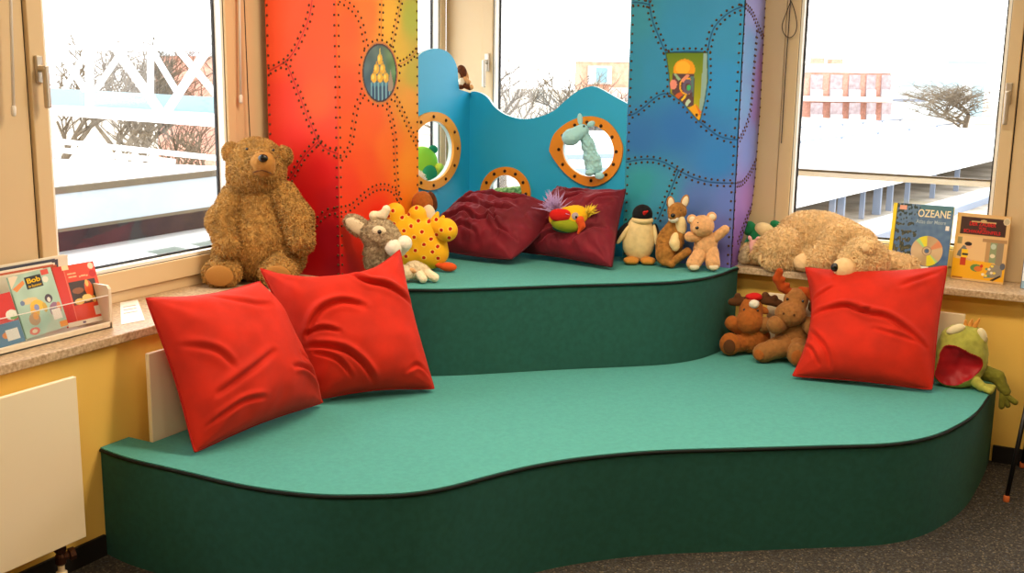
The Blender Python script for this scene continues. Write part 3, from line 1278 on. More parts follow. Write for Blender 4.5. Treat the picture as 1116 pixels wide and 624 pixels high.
base_z = SZ + .001
topB = plane_pts([(512, 101), (516, 99.5), (523, 101), (531, 106), (538.5, 116), (549, 124), (561, 128.3), (574, 129.6), (588, 127), (603, 121),
                  (615, 110.5), (628, 100), (638, 95.3), (646.6, 94), (655, 97), (667.5, 104), (683, 112.5)], 'B')
topB = list(spline(topB, 4))
topB[0] = np.array([PXX, PYY, topB[0][2]])
loopB = topB + [np.array([QX0 - .002, PYY, topB[-1][2]]), np.array([QX0 - .002, PYY, base_z]), np.array([PXX, PYY, base_z])]
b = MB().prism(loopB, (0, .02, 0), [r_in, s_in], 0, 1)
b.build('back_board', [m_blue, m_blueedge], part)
topL = plane_pts([(455, 63), (459, 58), (466, 54.5), (473, 53), (481, 53.5), (489, 57.5), (495, 65), (498.5, 75), (499.5, 88), (500.5, 97.5)], 'L')
topL = list(spline(topL, 4)) + plane_pts([(506, 99), (511.5, 100.8)], 'L')
loopL = [np.array([PXX, RY1 + .002, base_z]), np.array([PXX, RY1 + .002, topL[0][2] - .05])] + topL + [np.array([PXX, PYY + .02, topL[-1][2] - .002]),
                                                                                         np.array([PXX, PYY + .02, base_z])]
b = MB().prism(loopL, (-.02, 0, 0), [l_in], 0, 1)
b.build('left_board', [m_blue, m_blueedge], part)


def ring(out, inn, off, m, bolts, nrm):
    inn = np.array(inn)
    out = np.array(out)
    nrm = np.array(nrm, float)
    o = MB().prism(out + nrm * .001, nrm * .012, [inn + nrm * .001]).build('porthole_ring', m, part)
    for p in bolts:
        MB().lathe(np.array(p) + nrm * .012, nrm, [(.0085, 0), (.0085, .003), (.006, .007), (.002, .0085)], 10).build('bolt', m_bolt, o, True)
    return o


ring(r_out, r_in, 0, m_ring, r_bolt, (0, -1, 0))
ring(s_out, s_in, 0, m_ring, s_bolt, (0, -1, 0))
ring(l_out, l_in, 0, m_ringl, l_bolt, (1, 0, 0))

# ================================================================== OUTSIDE
m_ground = mat('pale winter ground', (176, 168, 156), .95, var=.2, vscale=.3)
m_roofw = mat('white flat roof', (236, 238, 238), .8)
m_steel = mat('white painted steel', (240, 242, 244), .5)
m_fascia = mat('grey white fascia', (206, 214, 220), .6)
m_brownwall = mat('dark brown facade', (58, 36, 38), .6, var=.2, vscale=1.5)
m_gutter = mat('brown gutter', (84, 74, 58), .7)
m_aqua = mat('pale blue glass rail', (128, 168, 182), .3)
m_brick = mat('haze paled red brick', (222, 166, 148), .9, var=.08, vscale=3)  # brick made paler, the haze of distance is put into its colour
m_bricklight = mat('pale orange brick', (226, 172, 146), .9, var=.08, vscale=3)
m_pane = mat('haze paled window panes', (176, 160, 164), .3, var=.12, vscale=1.5)  # panes made paler with the brick, haze included in the colour
m_panel_w = mat('white concrete band', (236, 232, 222), .8)
m_post = mat('blue grey post', (132, 144, 164), .6)
m_bark = mat('grey brown bark', (116, 104, 88), .9, var=.15, vscale=2)
m_pinkw = mat('pale pink render', (226, 190, 180), .9)
m_distant = mat('pale distant concrete', (214, 226, 230), .9)
m_tower = mat('pale blue tower', (172, 200, 212), .8)
m_hedge = mat('pale green hedge', (150, 158, 96), .95, var=.3, vscale=2)
GZ = -9.1

g = MB().box((-220, 6, GZ - .5), (200, 420, GZ))
g.box((-220, -40, GZ - .5), (-5, 6, GZ))
structure(g.build('ground', m_ground))

# ---- safety rail outside the right windows
r0, r1 = Yp(862, 187.2, 5.56), Yp(1075, 201.2, 5.56)
d = (r1 - r0) / np.linalg.norm(r1 - r0)
rl = empty('safety_rail', (-.95, 5.56, .74), 0, 'white horizontal safety rail outside the right window', 'railing')
MB().box((-1.62, 5.54, r0[2] - .016), (.0, 5.58, r0[2] + .012), .003).build('rail', m_steel, rl)
MB().box((-1.62, 5.535, r0[2] + .012), (.0, 5.585, r0[2] + .018)).build('rail_cap', m_gutter, rl)
for x in (-1.61, -.01):
    MB().box((x - .015, 5.545, .70), (x + .015, 5.575, r0[2] - .016)).build('bracket', m_steel, rl)

# ---- the neighbouring wing to the left: low roof, dark wall, white overhanging roof
AX = -14.0
zlow = Xp(60, 278, AX - .3)[2]
zf0, zf1 = Xp(60, 250, AX)[2], Xp(58, 212, AX)[2]
ra, rb = Zp(52, 172, zf1 + .06), Zp(246, 181, zf1 + .06)
wing = empty('neighbouring_wing', (AX - 3, 8, GZ), 0, 'low white building wing with a dark brown wall strip outside the left window', 'building')
rd = (rb - ra) / np.linalg.norm(rb - ra)
fa_, fb_ = ra - rd * 6, rb + rd * ((AX - .9 - rb[0]) / rd[0])


def wing_loop(x, z, grow=0.0):
    return [(x, 1.0 - grow, z), (x, fb_[1] + 1.5 + grow, z), (fb_[0], fb_[1] + grow, z), (fa_[0] - grow, fa_[1], z), (fa_[0] - grow, 1.0 - grow, z)]


MB().prism(wing_loop(AX - .5, GZ, -.4), (0, 0, zf0 - GZ)).build('wall', m_brownwall, wing)
MB().prism(wing_loop(AX, zf0), (0, 0, zf1 - zf0)).build('roof', mat('grey roof fascia', (150, 158, 164), .6), wing)
MB().prism(wing_loop(AX - .12, zf1, -.1), (0, 0, .06)).build('roof_covering', m_roofw, wing)
MB().box((AX - .11, 1, zf1), (AX + .02, fb_[1] + 1.5, zf1 + .10)).build('gutter', m_gutter, wing)
MB().box((AX - .45, 1, zf0 - .05), (AX + .01, fb_[1] + 1.5, zf0)).build('drip_edge', m_gutter, wing)
low = empty('lower_roof', (-9, 8, GZ), 0, 'low white roof with skylights right outside the left window', 'building')
MB().box((AX - .49, 0, zlow - .6), (-4.0, fb_[1] + 1.5, zlow)).build('roof', m_roofw, low)
MB().box((AX - .3, 1, GZ), (-5, fb_[1] + 1, zlow - .6)).build('wall', m_brownwall, low)
m_sky = mat('grey green skylight', (112, 122, 114), .3)
for q in (((150, 276), (190, 269), (216, 274), (176, 282)), ((198, 268), (230, 262), (240, 266), (222, 273))):
    P = [Zp(x, y, zlow) for x, y in q]
    f = MB()
    for k in range(4):
        f.beam(P[k] + [0, 0, .02], P[(k + 1) % 4] + [0, 0, .02], .05, .05)
    f = f.build('skylight_frame', m_steel, low)
    MB().prism([p + [0, 0, .001] for p in P], (0, 0, .02)).build('skylight_pane', m_sky, f)
rn = np.cross(rb - ra, [0, 0, 1.0])
rn /= np.linalg.norm(rn)
V2 = lambda x, y: Vp(x, y, ra, rn)
rail = empty('roof_rail', (ra + rb) / 2, 0, 'white double guard rail on the roof below the white truss bridge', 'railing')
MB().beam(V2(46, 152), V2(248, 173.5), .09, .09).build('top_rail', m_steel, rail)
MB().beam(V2(46, 161.5), V2(190, 176), .09, .09).build('lower_rail', m_steel, rail)
for x in (60, 84, 132, 150):
    y0 = 152 + (x - 46) * .1064
    y1 = 170.5 + (x - 46) * .048
    MB().beam(V2(x - 4, y0 + 3), V2(x + 4, y1 + 2), .07, .07).beam(V2(x + 4, y0 + 8), V2(x - 5, y1 + 2), .07, .07).build('rail_stay', m_steel, rail)

# ---- the white truss footbridge
pa, pb = Dp(60, 110, 36.0), Dp(240, 120, 28.5)
bn = np.cross(pb - pa, [0, 0, 1.0])
bn /= np.linalg.norm(bn)
if np.dot(bn, pa - EYE) < 0:
    bn = -bn
bridge = empty('truss_footbridge', ((pa + pb) / 2)[:2].tolist() + [GZ], 0, 'white steel truss footbridge seen through the left window', 'bridge')


def W(x, y, back=0.0):
    return Vp(x, y, pa + bn * back, bn)


sz = 33 / F_PX
mem = [((15, 51), (290, 53.5), 5.5, 0), ((97.5, -30), (97.5, 118), 7.5, 0), ((108, 26), (174, 121), 8, 0), ((240, 32), (183, 120), 7, 0),
       ((46, 27), (93, 98), 6, 0), ((94, 2), (48, 76), 6, 0), ((120, -30), (66, -30), 5, 0), ((290, 53), (290, 125), 6, 0),
       ((95, 56), (62, 112), 5, 2.4), ((150, 31), (103, 100), 5.5, 2.4), ((164, 55), (164, 102), 6, 2.4), ((167, 57), (194, 102), 5, 2.4),
       ((195, 55), (238, 106), 6, 2.4), ((40, 60), (62, 98), 5, 2.4)]
for a, b, wd, bk in mem:
    MB().beam(W(*a, bk), W(*b, bk), wd * sz, .14, bn).build('truss_member', m_steel, bridge)
MB().beam(W(14, 117), W(290, 135), 10 * sz, .3, bn).beam(W(14, 113, 2.4), W(290, 130, 2.4), 9 * sz, .3, bn).build('deck_beam', m_steel, bridge)
dk_ = MB()
q = [W(14, 116), W(290, 133), W(290, 133) + bn * 2.3, W(14, 116) + bn * 2.3]
dk_.prism(q, (0, 0, -.12))
dk_.build('deck', m_fascia, bridge)
gp = [W(14, 94, 2.2), W(290, 109, 2.2), W(290, 131, 2.2), W(14, 114, 2.2)]
MB().prism(gp, bn * .05).build('glass_rail', m_aqua, bridge)
for x in (30, 275):
    p = W(x, 120, 1.2)
    MB().box((p[0] - .25, p[1] - .25, GZ), (p[0] + .25, p[1] + .25, p[2])).build('pier', m_steel, bridge)


# ---- bare trees
def tree(x, dist, top_px, spread, label, seed, lean=0.0, group='bare trees outside', nb=(3, 4), depth=5, wide=1.0):
    rnd = random.Random(seed)
    base = Dp(x, 100, dist)
    base[2] = GZ
    H_ = Dp(x, top_px, dist)[2] - GZ
    root = empty('bare_tree', base, 0, label, 'tree', group)
    m = MB()

    def grow(p, d, ln, r, dep):
        k = 3
        pts = [p]
        for _ in range(k):
            d = d + np.array([rnd.uniform(-.22, .22), rnd.uniform(-.22, .22), rnd.uniform(-.05, .14)])
            d /= np.linalg.norm(d)
            p = p + d * ln / k
            pts.append(p)
        m.tube(pts, np.linspace(r, r * .6, k + 1), 4 if dep < 3 else 5, False)
        if dep == 0:
            return
        for _ in range(rnd.randint(*nb)):
            a = rnd.uniform(0, 6.28)
            nd = d * .75 + spread * np.array([math.cos(a), math.sin(a), rnd.uniform(-.15, .55)])
            nd /= np.linalg.norm(nd)
            i = rnd.choice((1, 2, 3, 3))
            grow(pts[i], nd, ln * rnd.uniform(.55, .82), r * .58, dep - 1)
    grow(np.zeros(3), np.array([lean, 0, 1.0]), H_ * .33, H_ * .021, depth)
    top = max(v[2] for v in m.V)
    f = H_ / top
    m.V = [(v[0] * f * wide, v[1] * f * wide, v[2] * f) for v in m.V]
    m.build('branches', m_bark, root, False, world=False)


tree(60, 58, 22, .7, 'bare tree behind the left end of the white bridge', 3, nb=(3, 5))
tree(112, 72, 34, .75, 'bare tree behind the upright of the white bridge', 5, nb=(3, 5))
tree(152, 84, 28, .7, 'bare tree behind the middle of the white bridge', 8, nb=(3, 5))
tree(212, 52, 78, .75, 'bare tree in front of the red facade behind the bridge', 11, nb=(3, 5))
tree(556, 70, 56, .6, 'bare tree left behind the turquoise partition wave', 21, nb=(3, 5))
tree(592, 66, 66, .7, 'bare tree in the dip of the turquoise partition', 22, nb=(3, 5))
tree(624, 83, 74, .7, 'bare tree beside the orange brick house', 27, nb=(3, 5))
tree(1056, 165, 84, 1.25, 'spreading bare tree at the right edge of the right window', 35, -.12, nb=(4, 5), wide=1.9)
an = empty('flat_roof_annex', Zp(630, 180, -1.5)[:2].tolist() + [GZ], 0, 'flat white annex roof seen through the large porthole', 'building')
q4 = [Zp(x, y, -1.5) for x, y in ((560, 222), (700, 208), (700, 143), (560, 141))]
MB().prism(q4, (0, 0, -.5)).build('roof', m_roofw, an)
cq = np.mean(q4, 0)
MB().prism([cq + (np.array(p) - cq) * .96 - [0, 0, .5] for p in q4], (0, 0, GZ + 2.0)).build('wall', m_fascia, an)
for y0, y1 in ((172, 169), (188, 184)):
    MB().beam(Zp(575, y0, -1.4), Zp(690, y1, -1.4), .15, .2).build('roof_step', m_post, an)


# ---- houses
def slab_box(name, x0, y0, x1, y1, dist, depth, m, root, lo=None):
    """a block whose front upright face spans these corners at this distance, facing the room"""
    a, b = Dp(x0, y0, dist), Dp(x1, y0, dist)
    top = max(a[2], b[2])
    bot = Dp(x1, y1, dist)[2] if lo is None else lo
    t = (b - a)
    t[2] = 0
    L = np.linalg.norm(t)
    t /= L
    n = np.array([-t[1], t[0], 0])
    c = (a + b) / 2 + n * depth / 2
    c[2] = (top + bot) / 2
    return MB().obox(c, [t, n, [0, 0, 1]], [L / 2, depth / 2, (top - bot) / 2]).build(name, m, root)


hb = empty('orange_house', Dp(665, 90, 90)[:2].tolist() + [GZ], 0, 'orange brick house with one white window beside the blue column', 'building')
slab_box('wall', 634, 68, 720, 120, 90, 9, m_bricklight, hb, GZ)
slab_box('roof_edge', 632, 62.5, 722, 68.5, 89.8, 9.4, m_panel_w, hb)
slab_box('reveal', 641, 72, 667, 92, 89.7, .25, m_fascia, hb)
wf = slab_box('window', 647, 72.5, 667, 91.5, 89.6, .2, m_panel_w, hb)
slab_box('pane', 650, 74, 662, 90, 89.45, .12, m_aqua, wf)
slab_box('lower_wall', 664, 96, 720, 120, 89.7, .2, m_pinkw, hb)

rf = empty('red_house', Dp(200, 90, 96)[:2].tolist() + [GZ], 0, 'red brick house behind the right half of the white bridge', 'building')
slab_box('wall', 168, 62, 262, 104, 96, 8, m_brick, rf, GZ)
slab_box('roof', 164, 56, 264, 62, 95.5, 9, m_fascia, rf)

BD = 190
bk = empty('brick_building', Dp(915, 100, BD)[:2].tolist() + [GZ], 0, 'red brick office block with white floor bands beyond the right window', 'building')
slab_box('wall', 850, 70, 972, 140, BD, 14, m_brick, bk, GZ)
slab_box('roof_band', 850, 70.5, 972.5, 80, BD - .3, 14, m_panel_w, bk)
slab_box('floor_band', 850, 106, 971, 111.5, BD - .3, 1, m_panel_w, bk)
for k, (x0, x1) in enumerate(((884, 897), (905.5, 918.5), (926, 938), (945, 955), (961.5, 972))):
    for y0, y1 in ((81.5, 105.5), (112, 131)):
        wv = slab_box('window', x0, y0, x1, y1, BD - .2, .3, m_pane, bk)
        slab_box('sill_panel', x0, y0 + (y1 - y0) * .68, x1, y1, BD - .45, .2, m_fascia, wv)
slab_box('roof_unit', 888, 63, 899, 70.5, BD + 3, 3, m_brick, bk)
slab_box('roof_unit', 907, 64.5, 919, 70.5, BD + 3, 3, m_brick, bk)
db = empty('pale_building', Dp(1010, 110, 240)[:2].tolist() + [GZ], 0, 'pale low concrete building beyond the brick office block', 'building')
slab_box('wall', 970, 87, 1060, 140, 240, 15, m_distant, db, GZ)
slab_box('window_band', 974, 89, 1048, 94, 239, .5, m_tower, db)
slab_box('lower_window_band', 974, 108, 1010, 111, 239, .5, m_post, db)
tw = empty('distant_tower', Dp(1062, 90, 260)[:2].tolist() + [GZ], 0, 'pale blue tower block near the right edge of the right window', 'building')
slab_box('wall', 1051, 67, 1076, 130, 260, 10, m_tower, tw, GZ)
slab_box('roof', 1050, 66, 1077, 67.5, 259.7, 10.6, m_distant, tw)

# ---- covered walkway: white roof on blue grey posts
RZ = -6.5
cw = empty('covered_walkway', Zp(900, 200, RZ)[:2].tolist() + [GZ], 0, 'long white walkway roof on blue grey posts outside the right window', 'building')
pl = [Zp(x, y, RZ) for x, y in ((720, 254.5), (862, 222), (1120, 162.5), (1120, 146), (975, 132), (869, 127.5), (720, 120))]
MB().prism(pl, (0, 0, -.35)).build('roof', m_roofw, cw)
for a, b in (((864, 157.5), (1052, 135)), ((864, 141.5), (984, 131.5))):
    p, q = Zp(*a, RZ), Zp(*b, RZ)
    up = np.array([0, 0, .25])
    sg = MB().beam(p + up, q + up, .16, .16)
    for t in np.linspace(.03, .97, 6):
        c = p + (q - p) * t
        sg.box(c - [.15, .15, 0], c + [.15, .15, .25])
    sg.build('snow_guard', m_post, cw)
for x, w_ in ((908, 6), (918, 7), (941, 5), (957.5, 8), (971, 6), (990, 5), (1018, 5), (1044, 5)):
    yt = 222 - (x - 862) * .2315
    p = Zp(x, yt + 1.0, RZ - .35)
    hw = w_ * px_size(p) / 2
    MB().box((p[0] - hw, p[1] - hw, GZ), (p[0] + hw, p[1] + hw, RZ - .35)).build('post', m_post, cw)
pth = [Zp(x, y, GZ + .3) for x, y in ((880, 257.5), (925, 245.5), (1073, 205), (1110, 195), (1110, 203.5), (1074, 214), (945, 258), (880, 280))]
structure(MB().prism(pth, (0, 0, -.3)).build('path', m_fascia))
pth = [Zp(x, y, GZ + .5) for x, y in ((880, 281), (945, 258), (1074, 214), (1110, 203), (1110, 205), (1074, 216), (945, 260), (880, 283))]
structure(MB().prism(pth, (0, 0, -.5)).build('kerb', m_post))

# ================================================================== CUSHIONS
m_red = mat('red velvet', (198, 36, 11), .8, var=.07, vscale=9, bump=.2, bscale=500, sheen=.18)
m_redseam = mat('red piping', (176, 24, 10), .8)
m_maroon = mat('maroon velvet', (116, 20, 38), .7, var=.15, vscale=8, bump=.25, bscale=500, sheen=1.0)
m_marseam = mat('maroon piping', (74, 10, 22), .7)


def cushion(name, label, tl, tr, br, bl, thick, m, mseam, cat='cushion', group=None, wrinkle=.008, wl=.16, sag=.10, seed=0,
            folds=(), sag_top=None, sag_l=None, nrm=None, n=110, back=1.0):
    """a square cushion through four corner points (tl,tr,br,bl seen from the front)"""
    tl, tr, br, bl = (np.array(p, float) for p in (tl, tr, br, bl))
    c = (tl + tr + br + bl) / 4
    N = np.cross(tr - bl, tl - br) if nrm is None else np.array(nrm, float)
    N /= np.linalg.norm(N)
    if np.dot(N, EYE - c) < 0:
        N = -N
    root = empty(name, (c[0], c[1], min(p[2] for p in (tl, tr, br, bl))), 0, label, cat, group)
    g = np.linspace(-1, 1, n)
    # finer towards the rim
    g = np.sign(g) * (1 - (1 - np.abs(g)) ** 1.25)
    U, Vv = np.meshgrid(g, g, indexing='ij')

    def surf(U, Vv):
        # edges bow inwards between the corners
        su_ = np.where(U < 0, sag if sag_l is None else sag_l, sag)
        bu = U * (1 - su_ * (1 - Vv ** 2) * np.abs(U) ** 2.2)
        sv = np.where(Vv > 0, sag if sag_top is None else sag_top, sag)
        bv = Vv * (1 - sv * (1 - U ** 2) * np.abs(Vv) ** 2.2)
        rc = 1 - .028 * (np.abs(U) * np.abs(Vv)) ** 5
        bu, bv = bu * rc, bv * rc
        a, b = (bu + 1) / 2, (bv + 1) / 2
        return ((1 - a) * (1 - b))[..., None] * bl + (a * (1 - b))[..., None] * br + (a * b)[..., None] * tr + ((1 - a) * b)[..., None] * tl
    base = surf(U, Vv)
    prof = (np.clip(1 - np.abs(U) ** 2.6, 0, 1) * np.clip(1 - np.abs(Vv) ** 2.6, 0, 1)) ** .55
    rg = np.random.default_rng(seed)
    off = rg.normal(size=3) * 5
    q = base + off
    nz = lump(q, wl) * .6 + lump(q * 1.0 + 3, wl * .45) * .35
    rimf = np.clip(prof * 1.6, 0, 1)
    # radiating puckers from the corners
    puck = 0
    for su in (-1, 1):
        for sv in (-1, 1):
            du, dv = U - su, Vv - sv
            an = np.arctan2(dv * -sv, du * -su)
            r = np.hypot(du, dv)
            puck = puck + np.cos(an * 11 + rg.uniform(0, 6)) * np.exp(-((r - .38) / .3) ** 2)
    # long folds: (u0,v0,u1,v1,depth,width)
    fo = 0
    for fold in folds:
        pl, dp, wd = fold
        pl = spline(np.array(pl, float), 6) if len(pl) > 2 else np.array(pl, float)
        best = np.full(U.shape, 1e9)
        sgn = np.zeros(U.shape)
        tt = np.zeros(U.shape)
        m_ = len(pl) - 1
        for k in range(m_):
            du, dv = pl[k + 1] - pl[k]
            t = np.clip(((U - pl[k][0]) * du + (Vv - pl[k][1]) * dv) / (du * du + dv * dv + 1e-9), 0, 1)
            dd = np.hypot(U - pl[k][0] - t * du, Vv - pl[k][1] - t * dv)
            cl = dd < best
            best = np.where(cl, dd, best)
            sgn = np.where(cl, np.sign(-(U - pl[k][0]) * dv + (Vv - pl[k][1]) * du), sgn)
            tt = np.where(cl, (k + t) / m_, tt)
        ds = best * sgn
        env = np.sin(np.clip(tt, .03, .97) * math.pi) ** .5
        fo = fo + dp * env * (-np.exp(-(ds / (wd * .6)) ** 2) + .75 * np.exp(-((ds - wd * 1.25) / (wd * .9)) ** 2)
                              + .25 * np.exp(-((ds + wd * 1.4) / wd) ** 2))
    hf = thick * .5 * prof + (wrinkle * (nz + .55 * puck) + fo) * rimf
    hb = -(thick * .5 * prof * back) - wrinkle * nz * .5 * rimf
    F_ = base + hf[..., None] * N
    B_ = base + hb[..., None] * N
    V = np.concatenate([F_.reshape(-1, 3), B_.reshape(-1, 3)])
    i = (np.arange(n - 1)[:, None] * n + np.arange(n - 1)[None]).ravel()
    f1 = np.stack([i, i + n, i + n + 1, i + 1], 1)
    Fs = np.concatenate([f1, f1[:, ::-1] + n * n])
    # orientation follows N
    e1 = np.cross(F_[n // 2 + 1, n // 2] - F_[n // 2, n // 2], F_[n // 2, n // 2 + 1] - F_[n // 2, n // 2])
    if np.dot(e1, N) < 0:
        Fs = Fs[:, ::-1]
    mesh('cover', V, Fs.tolist(), m, root, True)
    t = np.linspace(-1, 1, 40)
    one = np.ones_like(t)
    loop = np.concatenate([surf(t, -one)[:-1], surf(one, t)[:-1], surf(-t, one)[:-1], surf(-one, -t)])
    MB().tube(loop, .0042, 6, False).build('piping', mseam, root, True)
    return root


# two red cushions against the left wall
cushion('red_cushion', 'red velvet cushion nearest the large radiator at the left end of the bench',
        Xp(157, 323, -2.872), Xp(284, 305, -2.80), Zp(354, 439, .405), Zp(211, 495, .40), .33, m_red, m_redseam, seed=1, sag=.07, sag_top=.10,
        folds=(([(-.75, -.42), (-.35, -.28), (.1, -.12)], .016, .06), ([(-.9, -.75), (-.5, -.62), (-.2, -.66)], .014, .045), ([(.95, -.75), (.6, -.45), (.35, -.38)], .018, .05),
               ([(.9, -.55), (.65, -.2)], .014, .05), ([(-.95, .3), (-.65, .1), (-.5, -.15)], .012, .05), ([(-.2, .85), (.2, .6), (.5, .55)], .010, .07)), wrinkle=.005, back=.3)
cushion('red_cushion', 'red velvet cushion with a raised corner leaning on the raised platform below the grey toy',
        Xp(281, 291, -2.935), Yp(437, 270, 3.85), Zp(475, 425, .402), Zp(342, 437, .404), .30, m_red, m_redseam, seed=5, sag=.08, sag_top=.34,
        folds=(([(.05, .85), (.2, .52), (.5, .38), (.95, .12)], .030, .06), ([(-.9, -.2), (-.6, .12), (-.25, .22), (.05, .12)], .024, .055),
               ([(-.9, -.28), (-.45, -.42), (-.2, -.65), (-.05, -.92)], .024, .055), ([(-.88, -.12), (-.6, -.1), (-.4, -.18)], .016, .04),
               ([(-.85, -.38), (-.55, -.55), (-.4, -.8)], .014, .04), ([(.95, -.85), (.7, -.72), (.5, -.8)], .012, .04)), wrinkle=.005, back=.45)
cushion('red_cushion', 'large square red velvet cushion standing between the moose toys and the frog puppet',
        Yp(876, 290, 4.985), Yp(1034, 288, 4.985), Zp(1017, 426, .402), Zp(862, 410.5, .402), .25, m_red, m_redseam, seed=9, sag=.05, sag_l=.20, sag_top=.13,
        folds=(([(-.88, .0), (-.55, .05), (-.27, .1), (.03, 0), (.33, -.06), (.64, -.25), (.88, -.42)], .026, .05),
               ([(-.92, -.25), (-.7, -.4), (-.5, -.62), (-.42, -.9)], .014, .045), ([(-.95, -.5), (-.75, -.62), (-.6, -.85)], .012, .04),
               ([(-.92, .28), (-.7, .36), (-.5, .46)], .012, .04), ([(.15, -.25), (.45, -.32), (.75, -.38)], .010, .04), ([(.9, .85), (.6, .62), (.45, .5)], .012, .06),
               ([(-.25, .12), (-.1, .02), (.1, .06)], .012, .03)), wrinkle=.004, back=.5)
# maroon cushions in the corner
cushion('maroon_cushion', 'crumpled maroon velvet cushion lying under the small porthole beside the yellow spotted toy',
        Yp(514, 213, 4.87), Yp(612, 225, 4.86), Zp(558, 283, .80), Zp(460, 267, .82), .27, m_maroon, m_marseam, seed=12, sag=-.07, sag_top=.08,
        folds=(([(-.85, .35), (-.4, .5), (.1, .42), (.6, .6)], .022, .07), ([(-.9, 0), (-.4, .15), (.1, -.05), (.5, .1)], .024, .06), ([(-.7, -.5), (-.3, -.3), (.1, -.45), (.45, -.25)], .022, .05),
               ([(-.5, -.85), (-.2, -.6), (.2, -.75)], .016, .05), ([(.9, -.6), (.55, -.5), (.3, -.2), (.35, .2)], .020, .05), ([(-.2, .8), (.2, .72), (.7, .85)], .014, .06)),
        wrinkle=.013, wl=.09, back=.4)
cushion('maroon_cushion', 'maroon velvet cushion with two raised corners leaning beside the penguin under the large porthole',
        Yp(607, 202, 4.99), Yp(683, 205, 4.985), Zp(668, 292, .785), Zp(560, 274, .80), .22, m_maroon, m_marseam, seed=17, sag=.06, sag_top=.20,
        folds=(([(-.9, -.3), (-.5, -.1), (-.2, .3), (.1, .5)], .022, .055), ([(-.8, -.6), (-.4, -.35), (-.1, -.05)], .020, .05), ([(-.5, -.85), (-.2, -.6), (.05, -.5)], .018, .05),
               ([(.9, .7), (.55, .45), (.3, .1)], .018, .06), ([(.85, -.2), (.5, -.35), (.2, -.75)], .014, .06), ([(-.6, .85), (-.3, .6), (.1, .65)], .014, .05)),
        wrinkle=.010, wl=.09, back=.4)

# ================================================================== SOFT TOYS
PL = dict(bump=.5, bscale=420, sheen=.4)
m_bear = mat('golden brown curly plush', (184, 141, 76), .95, var=.14, vscale=40, sheen=.5)
m_bearpad = mat('brown suede pad', (172, 120, 56), .9, **PL)
m_cream = mat('cream curly plush', (244, 212, 160), .95, var=.07, vscale=50, sheen=.4)
m_creampad = mat('cream short plush', (240, 204, 152), .95, **PL)
m_black = mat('black plastic bead', (14, 12, 12), .2, spec=.6)
m_blackp = mat('black plush', (22, 20, 24), .95, **PL)
m_grey = mat('mottled grey plush', (206, 186, 152), .95, col2=(150, 130, 102), vscale=60, sheen=.4)
m_pale = mat('pale cream plush', (236, 218, 184), .95, **PL)
m_white = mat('white plush', (238, 230, 212), .95, **PL)
m_orange = mat('orange red plush', (226, 84, 30), .9, **PL)
m_tan = mat('tan plush', (220, 168, 116), .95, var=.08, vscale=60, **PL)
m_pengc = mat('cream penguin plush', (238, 212, 156), .95, var=.05, vscale=30, **PL)
m_feet = mat('ochre plush', (206, 140, 60), .95, **PL)
m_kang = mat('brown kangaroo plush', (168, 114, 52), .95, var=.15, vscale=60, **PL)
m_ross = mat('rust brown plush', (170, 94, 36), .95, var=.07, vscale=60, **PL)
m_moose = mat('dark tan moose plush', (156, 104, 54), .95, var=.07, vscale=60, **PL)
m_antl = mat('brown antler felt', (92, 54, 26), .95, **PL)
m_antlo = mat('rust antler felt', (168, 66, 14), .95, **PL)
m_redfelt = mat('bright red felt', (206, 26, 22), .9, **PL)
m_lime = mat('lime green plush', (140, 196, 52), .95, **PL)
m_dgreen = mat('dark green plush', (30, 124, 78), .95, **PL)
m_yellow = mat('yellow plush', (244, 186, 24), .95, **PL)
m_lilac = mat('lilac fuzz', (192, 164, 214), .95, sheen=.4)
m_fuzzy = mat('pale yellow fuzz', (242, 210, 60), .95, sheen=.4)
m_choc = mat('chocolate brown plush', (92, 48, 22), .95, var=.2, vscale=50, **PL)
m_aquap = mat('pale aqua knit', (168, 224, 234), .95, **PL)
m_frog = mat('yellow green frog cloth', (170, 168, 74), .9, var=.1, vscale=30, **PL)
m_frogd = mat('olive frog cloth', (118, 116, 36), .9, var=.1, vscale=30, **PL)
m_mouth = mat('crimson satin mouth', (160, 8, 22), .5, bump=.2, bscale=60)
m_bone = mat('bone coloured felt', (224, 210, 168), .9, **PL)
m_pink = mat('pale pink plush', (236, 178, 176), .95, **PL)
m_eyegrey = mat('grey felt ring', (168, 150, 158), .9)


m_spot = mat('yellow fabric with red spots', (246, 184, 34), .9, bump=.3, bscale=420, sheen=.25, attr='paint')
SPOTS = np.array([(92, 103), (152, 150), (97, 190), (193, 130), (168, 232), (237, 272), (177, 318), (245, 362), (182, 404), (288, 238), (302, 322),
                  (348, 287), (358, 372), (302, 411), (392, 338), (262, 168), (215, 200), (247, 85), (115, 362), (394, 418), (385, 258), (380, 160),
                  (418, 222), (478, 213), (470, 275), (330, 175), (130, 275), (60, 140)], float) / 6.24 + [415, 215]
SPOTS = np.stack([SPOTS[:, 0] - 455, (294 - SPOTS[:, 1]) + 2.5], 1)


def spots(V):
    d = np.min(np.hypot(V[:, None, 0] - SPOTS[None, :, 0], V[:, None, 2] - SPOTS[None, :, 1]), 1)
    b = np.min(np.hypot(V[:, None, 0] - SPOTS[None, :, 0] - 9, V[:, None, 2] - SPOTS[None, :, 1] - 4), 1)
    d = np.where(V[:, 1] < 2, d, b)
    c = np.tile((246., 182., 28.), (len(V), 1))
    c[d < 2.7] = (252, 212, 90)
    c[d < 1.95] = (190, 22, 14)
    return c


TOYS = 'soft toys in the reading corner'


def toy(name, label, bx, by, z, rz=YAW, dz=.004, cat='soft toy', shift=0.0):
    p = Zp(bx, by, z)
    u = px_size(p)
    return Toy(name, label, p + [0, 0, dz], rz, u, None, cat)


def eyes(t, head, pts, r, m=None):
    for p in pts:
        t.ball('eye', p, (r, r, r), m or m_black, head)


